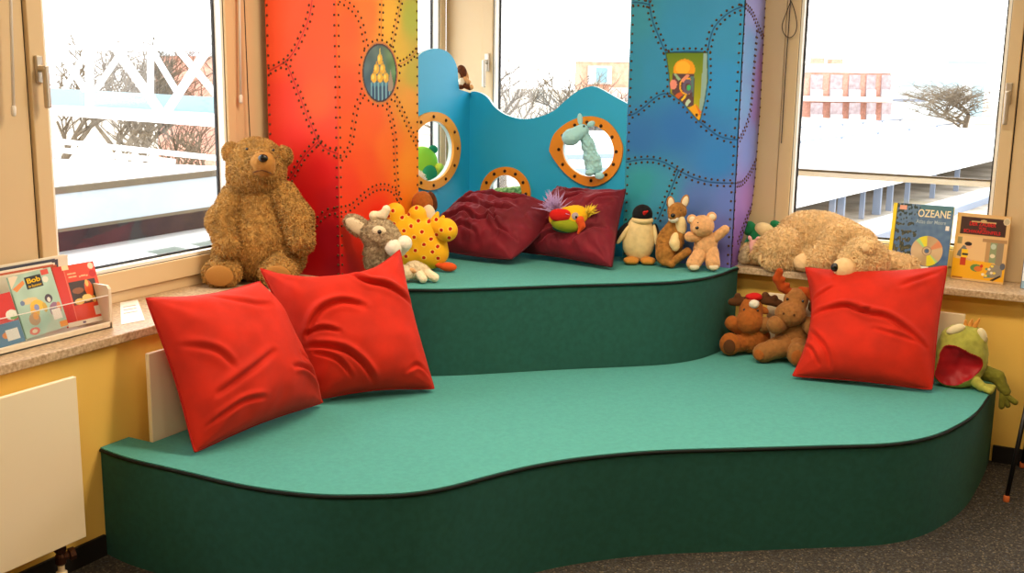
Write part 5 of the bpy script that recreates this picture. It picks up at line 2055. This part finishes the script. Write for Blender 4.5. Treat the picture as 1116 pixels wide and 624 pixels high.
def ocean(a, b, x, y):
    c = np.stack([66 + 30 * b, 104 + 26 * b, 160 + 6 * b], 1)
    n1 = lump(np.stack([x * 40, y * 40, x * 0], 1), 1.2)
    n2 = lump(np.stack([x * 110 + 5, y * 70, x * 0], 1), 1.4)
    c += (n1 * 7)[:, None] * np.array((1, 1, .6))
    lf = a < .34 + .1 * n1
    dark = lf & (n1 + n2 * .6 - np.abs(b - .42) * 2.2 + .5 > .1)
    c[dark] = (52, 60, 50)
    c[dark & (n2 > .45)] = (96, 92, 60)
    top = (a < .45) & (n2 + b * 2.4 - 2.45 > 0)
    c[top] = (30, 58, 62)
    grn = (b > .9) & (a > .45)
    c[grn] = c[grn] * .6 + np.array((40, 120, 110)) * .4
    rect(c, a, b, .0, .0, 1, .16, (52, 74, 94))
    c[(b < .2) & (n2 > .1)] = (96, 112, 110)
    rect(c, a, b, 0, 0, .055, 1, (240, 218, 36))
    rect(c, a, b, .055, 0, .066, 1, (60, 60, 50))
    return np.clip(c, 0, 255)


root, P0, U, V, n = book('ocean_atlas', 'blue ocean atlas with a disc on its cover standing against the right window', 'book', bl, br, tl, ocean, .020, (236, 214, 40))
lu, lv = np.linalg.norm(U), np.linalg.norm(V)
at = lambda a, b: P0 + U * a + V * b
text('title', 'OZEANE', at(.42, .835), U, V, lv * .10, m_tcream, root, lu * .54, .012, .0022)
text('subtitle', 'Atlas der Meere', at(.40, .745), U, V, lv * .052, mat('pale blue print', (176, 200, 214), .5), root, lu * .5, .006, .0022)


def disc_paint(a, b, x, y):
    X, Y = (a - .5) * 2, (b - .5) * 2
    r, t = np.hypot(X, Y), np.degrees(np.arctan2(Y, X)) % 360
    c = np.tile((206., 178., 140.), (len(a), 1))
    c += (np.cos(np.radians(t * 2)) * 14)[:, None]
    w = (np.abs(t - 112) < 16) | (np.abs(t - 292) < 16)  # rainbow glints of the disc, painted as coloured wedges
    c[w] = (236, 226, 60)
    w = (np.abs(t - 134) < 8) | (np.abs(t - 314) < 6)
    c[w] = (170, 226, 150)
    c[(np.abs(t - 35) < 14)] = (226, 150, 110)
    c[(r < .30)] = (176, 150, 124)
    c[(r < .26)] = (214, 190, 160)
    c[(r < .17)] = (150, 136, 124)
    return c


nn, rr = 48, 26
Vd, Fd, aa, bb = [], [], [], []
cen, R_ = at(.635, .375), lv * .205
u_, v_ = U / lu, V / lv
for i in range(rr):
    for j in range(nn):
        r = .12 + .88 * i / (rr - 1)
        t = 2 * math.pi * j / nn
        Vd.append(cen + R_ * r * (math.cos(t) * u_ + math.sin(t) * v_) + n * .0022)
        aa.append(.5 + .5 * r * math.cos(t))
        bb.append(.5 + .5 * r * math.sin(t))
for i in range(rr - 1):
    for j in range(nn):
        a0, b0 = i * nn + j, i * nn + (j + 1) % nn
        Fd.append((a0, a0 + nn, b0 + nn, b0))
m_disc = mat('disc with painted glints', (200, 180, 150), .18, attr='paint', spec=.7)
mesh('disc', Vd, Fd, m_disc, root, cols=disc_paint(np.array(aa), np.array(bb), 0, 0))
MB().obox(at(.16, .945) + n * .001, [u_, v_, n], [lu * .06, lv * .03, .0006]).build('sticker', mat('pink sticker', (232, 170, 150), .5), root)
MB().obox(at(.93, .70) + n * .001, [u_, v_, n], [lu * .03, lv * .03, .0006]).build('sticker', m_twhite, root)
MB().obox(at(.56, .11) + n * .001, [u_, v_, n], [lu * .13, lv * .055, .0006]).build('sticker', m_twhite, root)

# ---- the tan picture book
bl, br = Zp(1036, 303, SZ + .002), Zp(1093, 310, SZ + .002)
tl = Yp(1042.5, 231, 5.362)


def tale(a, b, x, y):
    c = np.tile((224., 184., 126.), (len(a), 1))
    rect(c, a, b, .07, .69, .93, .95, (70, 44, 32))
    rect(c, a, b, .09, .705, .91, .935, (62, 36, 28))
    rect(c, a, b, .27, .872, .74, .895, (206, 176, 120))
    oval(c, a, b, .50, .905, .06, .015, (206, 176, 120))
    rect(c, a, b, .05, .26, .60, .66, (232, 194, 140))
    rect(c, a, b, .52, .60, .98, .645, (176, 136, 92))
    rect(c, a, b, .60, .24, .68, .60, (190, 150, 100))
    rect(c, a, b, .80, .10, .93, .60, (150, 134, 110))
    rect(c, a, b, .68, .30, .80, .60, (142, 158, 120))
    oval(c, a, b, .74, .54, .05, .04, (190, 206, 190))
    oval(c, a, b, .74, .40, .05, .03, (230, 220, 190))
    pol(c, a, b, [(.0, .03), (1, .03), (1, .24), (.7, .30), (.0, .32)], (238, 178, 36))
    pol(c, a, b, [(.62, .06), (.95, .10), (.95, .26), (.74, .28)], (150, 142, 128))
    for k in range(7):
        oval(c, a, b, .66 + .05 * (k % 4), .10 + .05 * (k // 2), .028, .018, ((244, 220, 90), (110, 150, 110), (236, 232, 210))[k % 3])
    # child in a yellow shirt
    pol(c, a, b, [(.08, .42), (.17, .52), (.26, .50), (.16, .34), (.06, .36)], (110, 116, 124))
    rect(c, a, b, .15, .33, .27, .46, (244, 200, 40))
    rect(c, a, b, .16, .37, .28, .40, (60, 60, 60))
    rect(c, a, b, .14, .22, .25, .34, (196, 60, 36))
    oval(c, a, b, .27, .51, .055, .04, (232, 178, 140))
    oval(c, a, b, .26, .545, .07, .03, (40, 26, 22))
    pol(c, a, b, [(.26, .34), (.36, .31), (.37, .29), (.25, .31)], (226, 170, 130))
    oval(c, a, b, .46, .20, .11, .055, (92, 140, 74))
    oval(c, a, b, .50, .19, .08, .04, (222, 120, 50))
    oval(c, a, b, .56, .235, .03, .025, (210, 50, 34))
    oval(c, a, b, .60, .115, .03, .02, (240, 236, 220))
    oval(c, a, b, .95, .26, .05, .05, (92, 98, 112))
    pol(c, a, b, [(.74, .04), (.93, .13), (.93, .10), (.80, .03)], (60, 50, 40))
    rect(c, a, b, .02, .02, .22, .045, (170, 110, 40))
    rect(c, a, b, .05, .54, .13, .64, (150, 140, 110))
    oval(c, a, b, .93, .92, .065, .055, (228, 206, 170))
    oval(c, a, b, .93, .92, .05, .042, (196, 180, 150))
    return c


root, P0, U, V, n = book('picture_book', 'tan picture book with a red title and a child, right of the ocean atlas', 'book', bl, br, tl, tale, .010, (200, 156, 92))
lu, lv = np.linalg.norm(U), np.linalg.norm(V)
at = lambda a, b: P0 + U * a + V * b

text('title', 'DER ZAUBER', at(.24, .825), U, V, lv * .055, m_tred, root, lu * .50, .016, .0022)
text('title', 'VON', at(.42, .77), U, V, lv * .04, m_tred, root, lu * .14, .016, .0022)
text('title', 'SCHWARZENFELS', at(.14, .715), U, V, lv * .048, m_tred, root, lu * .70, .016, .0022)

# ---- the pale booklet at the right edge
bl, br = Yp(1112.5, 314, 5.25), Yp(1160, 320, 5.25)
bl[2] = br[2] = SZ + .002
tl = Yp(1113.5, 273, 5.30)


def pale(a, b, x, y):
    c = np.tile((226., 232., 238.), (len(a), 1))
    rect(c, a, b, 0, 0, 1, .2, (140, 176, 204))
    rect(c, a, b, .3, .4, .8, .8, (120, 160, 120))
    return c


book('booklet', 'pale blue and white booklet at the far right end of the sill', 'book', bl, br, tl, pale, .012, (60, 90, 130))

# ---- leaflet tray on the left sill
TX = -3.03
p0, p1 = Zp(-60, 403, SZ), Zp(122, 357.5, SZ)
ty0, ty1 = 1.93, p1[1]
tray = empty('leaflet_tray', (TX - .06, (ty0 + ty1) / 2, SZ), 0, 'beige leaflet tray with a clear front on the left sill', 'tray')
MB().box((TX - .15, ty0, SZ), (TX, ty1, SZ + .010), .002).box((TX - .008, ty0, SZ), (TX, ty1, SZ + .026), .003).build('base', m_tray, tray)
hT = Xp(124, 310, TX)[2] - SZ
for yy in (ty1 - .004, ty0 + .004):
    lp = [(TX, yy - .005, SZ), (TX - .15, yy - .005, SZ), (TX - .15, yy - .005, SZ + hT * .8), (TX - .13, yy - .005, SZ + hT), (TX - .012, yy - .005, SZ + hT),
          (TX, yy - .005, SZ + hT - .012)]
    MB().prism(lp, (0, .012, 0)).build('end_panel', m_tray, tray)
MB().box((TX - .0055, ty0 + .005, SZ + .012), (TX - .0025, ty1 - .006, SZ + hT - .035)).build('clear_front', m_acryl, tray)
MB().box((TX - .006, ty0 + .005, SZ + hT - .035), (TX - .002, ty1 - .006, SZ + hT - .0325)).build('front_edge', m_edge, tray)


def lf(name, label, q, fn, x0, x1, th, sp):
    tl, tr, br, bl = q
    b = Xp(*bl, x0), Xp(*br, x0), Xp(*tl, x1)
    for q_ in b[:2]:
        q_[2] = max(q_[2], SZ + .016)
    return book(name, label, 'booklet', b[0], b[1], b[2], fn, th, sp)


def cover_tools(a, b, x, y):
    c = np.tile((176., 206., 190.), (len(a), 1))
    nz = lump(np.stack([a * 6, b * 8, a * 0], 1), 2.2)
    c += (nz * 8)[:, None]
    pol(c, a, b, [(0, .80), (.22, .98), (.12, 1), (0, 1)], (238, 220, 196))
    pol(c, a, b, [(.02, .80), (.30, .90), (.32, .84), (.1, .74)], (236, 146, 74))
    rect(c, a, b, .74, .90, .92, .985, (220, 80, 60))
    oval(c, a, b, .80, .83, .07, .05, (236, 232, 214))
    rect(c, a, b, .34, .74, .72, .93, (40, 36, 36))
    for k, (ca, cb, ra, rb, cl) in enumerate(((.30, .56, .20, .05, (226, 204, 150)), (.44, .46, .16, .09, (240, 196, 60)), (.36, .38, .10, .10, (236, 180, 50)),
                                              (.42, .43, .06, .05, (140, 150, 200)), (.30, .26, .13, .10, (190, 150, 110)), (.34, .30, .06, .06, (236, 160, 60)),
                                              (.74, .52, .09, .07, (70, 56, 70)), (.74, .50, .04, .04, (232, 224, 214)), (.82, .32, .13, .12, (150, 110, 140)),
                                              (.80, .28, .06, .07, (90, 100, 140)), (.92, .36, .05, .07, (220, 140, 90)), (.60, .40, .05, .08, (210, 170, 60)),
                                              (.22, .08, .12, .06, (228, 110, 90)), (.22, .08, .06, .03, (240, 220, 190)), (.14, .55, .05, .04, (110, 130, 170)))):
        oval(c, a, b, ca, cb, ra, rb, cl)
    rect(c, a, b, .72, .16, .93, .33, (246, 244, 238))
    rect(c, a, b, .82, .02, 1, .11, (240, 160, 60))
    return np.clip(c, 0, 255)


def cover_red(a, b, x, y):
    c = np.tile((226., 72., 40.), (len(a), 1))
    pol(c, a, b, [(0, 0), (.24, 0), (.24, 1), (0, 1)], (214, 50, 30))
    c[(np.abs(a - .24) < .006)] = (240, 120, 90)
    rect(c, a, b, .20, .93, .36, 1, (244, 220, 170))
    oval(c, a, b, .90, .93, .07, .055, (240, 226, 200))
    oval(c, a, b, .90, .80, .085, .06, (206, 40, 30))
    for q0, q1, qb in ((.30, .42, .855), (.43, .50, .855), (.31, .40, .80), (.41, .50, .80), (.56, .60, .785), (.61, .72, .79), (.73, .78, .785)):
        rect(c, a, b, q0, qb - .012, q1, qb + .012, (246, 190, 140))
    rect(c, a, b, .27, .33, .92, .72, (66, 50, 40))
    oval(c, a, b, .72, .56, .10, .15, (220, 90, 40))
    oval(c, a, b, .70, .66, .04, .06, (240, 190, 90))
    oval(c, a, b, .45, .56, .14, .05, (150, 90, 50))
    oval(c, a, b, .42, .38, .12, .05, (236, 200, 110))
    oval(c, a, b, .62, .42, .12, .06, (240, 214, 140))
    oval(c, a, b, .78, .38, .05, .06, (236, 190, 100))
    rect(c, a, b, .72, .11, .95, .26, (246, 240, 230))
    rect(c, a, b, .0, .0, 1, .07, (240, 232, 216))
    rect(c, a, b, .36, .02, .44, .05, (90, 90, 120))
    return c


def cover_blue(a, b, x, y):
    c = np.tile((214., 46., 36.), (len(a), 1))
    rect(c, a, b, 0, 0, 1, .44, (96, 130, 170))
    oval(c, a, b, .86, .56, .16, .10, (232, 236, 224))
    oval(c, a, b, .9, .50, .10, .04, (120, 170, 90))
    oval(c, a, b, .55, .2, .1, .06, (230, 140, 60))
    rect(c, a, b, .56, .08, .9, .3, (244, 242, 238))
    return c


r_, P0, U, V, n = lf('booklet', 'pale green children booklet with yellow Bob lettering in the leaflet tray', ((1, 304), (49, 290), (75, 355), (29.5, 369)), cover_tools, -3.052, -3.11, .006, (150, 180, 160))
lu, lv = np.linalg.norm(U), np.linalg.norm(V)
text('title', 'Bob', P0 + U * .37 + V * .83, U, V, lv * .075, m_tyel, r_, lu * .31, .03, .0022)
text('subtitle', 'der Baumeister', P0 + U * .37 + V * .76, U, V, lv * .04, m_tyel, r_, lu * .31, .014, .0022)
r_, P0, U, V, n = lf('booklet', 'red booklet with a dark framed picture at the right end of the tray', ((55, 292), (103, 285), (118.5, 347), (75, 357)), cover_red, -3.066, -3.13, .006, (200, 60, 40))
lu, lv = np.linalg.norm(U), np.linalg.norm(V)
lf('booklet', 'red and blue booklet cut by the left picture edge in the tray', ((-42, 331), (1, 316), (28, 371), (-12, 383)), cover_blue, -3.050, -3.10, .006, (90, 120, 160))
for k, (xx, y1_, zt, cl) in enumerate(((-3.196, 2.56, .986, (226, 218, 200)), (-3.216, 2.62, .989, (190, 96, 70)), (-3.236, 2.63, .993, (236, 230, 216)),
                                       (-3.256, 2.66, .999, (70, 74, 90)), (-3.277, 2.72, 1.004, (232, 224, 206)))):
    lab = ('cream booklet directly behind the leaflet tray', 'brick red booklet second behind the leaflet tray', 'white booklet third behind the leaflet tray',
           'dark blue booklet fourth behind the leaflet tray', 'ivory booklet closest to the window behind the leaflet tray')[k]
    rt = empty('booklet', (xx, y1_ - .2, SZ), 0, lab, 'booklet', 'booklets standing behind the leaflet tray')
    MB().box((xx - .0075, y1_ - .36, SZ + .001), (xx + .0055, y1_ - .002, zt - .003)).build('pages', m_paper, rt)
    cm_ = mat('booklet card %d' % k, cl, .5)
    MB().box((xx + .0056, y1_ - .362, SZ + .0005), (xx + .0075, y1_, zt)).box((xx - .0095, y1_ - .362, SZ + .0005), (xx - .0076, y1_, zt)) \
        .build('cover', cm_, rt)
# ---- loose leaflet on the sill
pa_ = [Zp(x, y, SZ) for x, y in ((131, 330), (150, 327), (158, 349), (132, 354))]
lo_ = empty('leaflet', np.mean(pa_, 0), 0, 'white leaflet with pale red print lying flat between tray and red cushion', 'paper')
MB().prism([p + [0, 0, .0006] for p in pa_], (0, 0, .0015)).build('sheet', m_twhite, lo_)
pr = MB()
for f in (.25, .4, .55):
    a_, b_ = pa_[0] + (pa_[3] - pa_[0]) * f, pa_[1] + (pa_[2] - pa_[1]) * f
    d_ = b_ - a_
    pr.beam(a_ + d_ * .15 + [0, 0, .0024], a_ + d_ * .8 + [0, 0, .0024], .0006, .008, (0, 0, 1))
pr.build('print', mat('pale red print', (222, 140, 120), .6), lo_)

# ================================================================== BLIND WANDS, CORDS, CHAIR
m_wand = mat('clear white wand', (232, 226, 220), .15, spec=.7)
m_cord = mat('dark blind cord', (54, 46, 44), .8)


def wand(px0, py0, px1, py1, X, label):
    b = Xp(px1, py1, X)
    a = Xp(px0, py0, X)
    d = (a - b) / np.linalg.norm(a - b)
    top = b + d * ((2.355 - b[2]) / d[2])
    t = empty('blind_wand', top, 0, label, 'blind wand')
    MB().tube([top, b + d * .03], .0055, 8).build('rod', m_wand, t, True)
    MB().lathe(b + d * .035, -d, [(.0045, 0), (.009, .006), (.0085, .03), (.006, .037)], 12).build('grip', m_wand, t, True)
    MB().tube([top + [0, 0, .004], top - [0, 0, .02]], .004, 6).build('hook', m_cord, t)


wand(11.5, 0, 15, 126, -3.30, 'clear white blind wand hanging left of the window handle')
wand(261, 0, 262.5, 112, -3.315, 'clear white blind wand hanging right of the left window')


def cord(pts, plane, v, label):
    P = [Xp(x, y, v) if plane == 'L' else Yp(x, y, v) for x, y in pts]
    top = P[0].copy()
    d = (P[0] - P[1]) / np.linalg.norm(P[0] - P[1])
    top = P[0] + d * ((2.355 - P[0][2]) / d[2])
    t = empty('blind_pull', top, 0, label, 'blind pull')
    MB().tube(np.r_[[top], spline(P, 5)], .0022, 6).build('cord', m_cord, t, True)
    return t


cord([(266, -2), (268.5, 60), (271, 120), (273, 158)], 'L', -3.31, 'dark blind cord beside the wand right of the left window')
c = cord([(862, -6), (859.5, 30), (856, 80), (853, 130), (851.5, 156)], 'B', 5.36, 'dark blind cord with a loop left of the right window')
lp = spline([Yp(x, y, 5.358) for x, y in ((861.5, 2), (857, 14), (852.5, 27), (854, 36), (860, 41), (866, 37), (868.5, 27), (866, 12), (862, 1))], 6)
MB().tube(lp, .0020, 6).build('loop', m_cord, c, True)

# ---- chair by the right wall, mostly out of the picture
m_leg = mat('dark steel tube', (44, 44, 46), .35, metal=.6)
m_tip = mat('orange rubber tip', (214, 112, 60), .6)
m_seat = mat('beech seat', (206, 158, 100), .5)
f0 = Zp(1096.5, 546, 0.0)
f1 = Zp(1114, 509, 0.0)
k0 = Yp(1116, 455, f0[1] + .03)
d0 = (k0 - f0) / (k0 - f0)[2]
top0 = f0 + d0 * .43
ch = empty('chair', (f0[0] + .22, f0[1] + .15, 0), 0, 'chair with dark steel legs and orange tips at the right picture edge', 'chair')
ax = (f1 - f0)
ax[2] = 0
ax /= np.linalg.norm(ax)
pr_ = np.array([ax[1], -ax[0], 0])
if pr_[0] < 0:
    pr_ = -pr_
tops = [top0, top0 + ax * .34, top0 + pr_ * .28, top0 + pr_ * .28 + ax * .34]
feet = [f0, f1, f0 + pr_ * .46 - ax * .0, f1 + pr_ * .46]
for p, q in zip(feet, tops):
    l_ = MB().tube([p + [0, 0, .012], q], .0095, 10).build('leg', m_leg, ch, True)
    MB().lathe(p, (0, 0, 1), [(.012, 0), (.013, .004), (.012, .022), (.0095, .026)], 12).build('foot_tip', m_tip, l_, True)
cs = np.mean(tops, 0)
MB().obox(cs + [0, 0, .012], [pr_, ax, [0, 0, 1]], [.142, .17, .012], .008).build('seat', m_seat, ch)
bk_ = [cs + pr_ * .17 + ax * s * .17 for s in (-1, 1)]
for p in bk_:
    MB().tube([p + [0, 0, .02], p + pr_ * .06 + [0, 0, .40]], .0095, 10).build('back_post', m_leg, ch, True)
MB().obox((bk_[0] + bk_[1]) / 2 + pr_ * .05 + [0, 0, .34], [pr_, ax, [0, 0, 1]], [.009, .20, .09], .006).build('backrest', m_seat, ch)
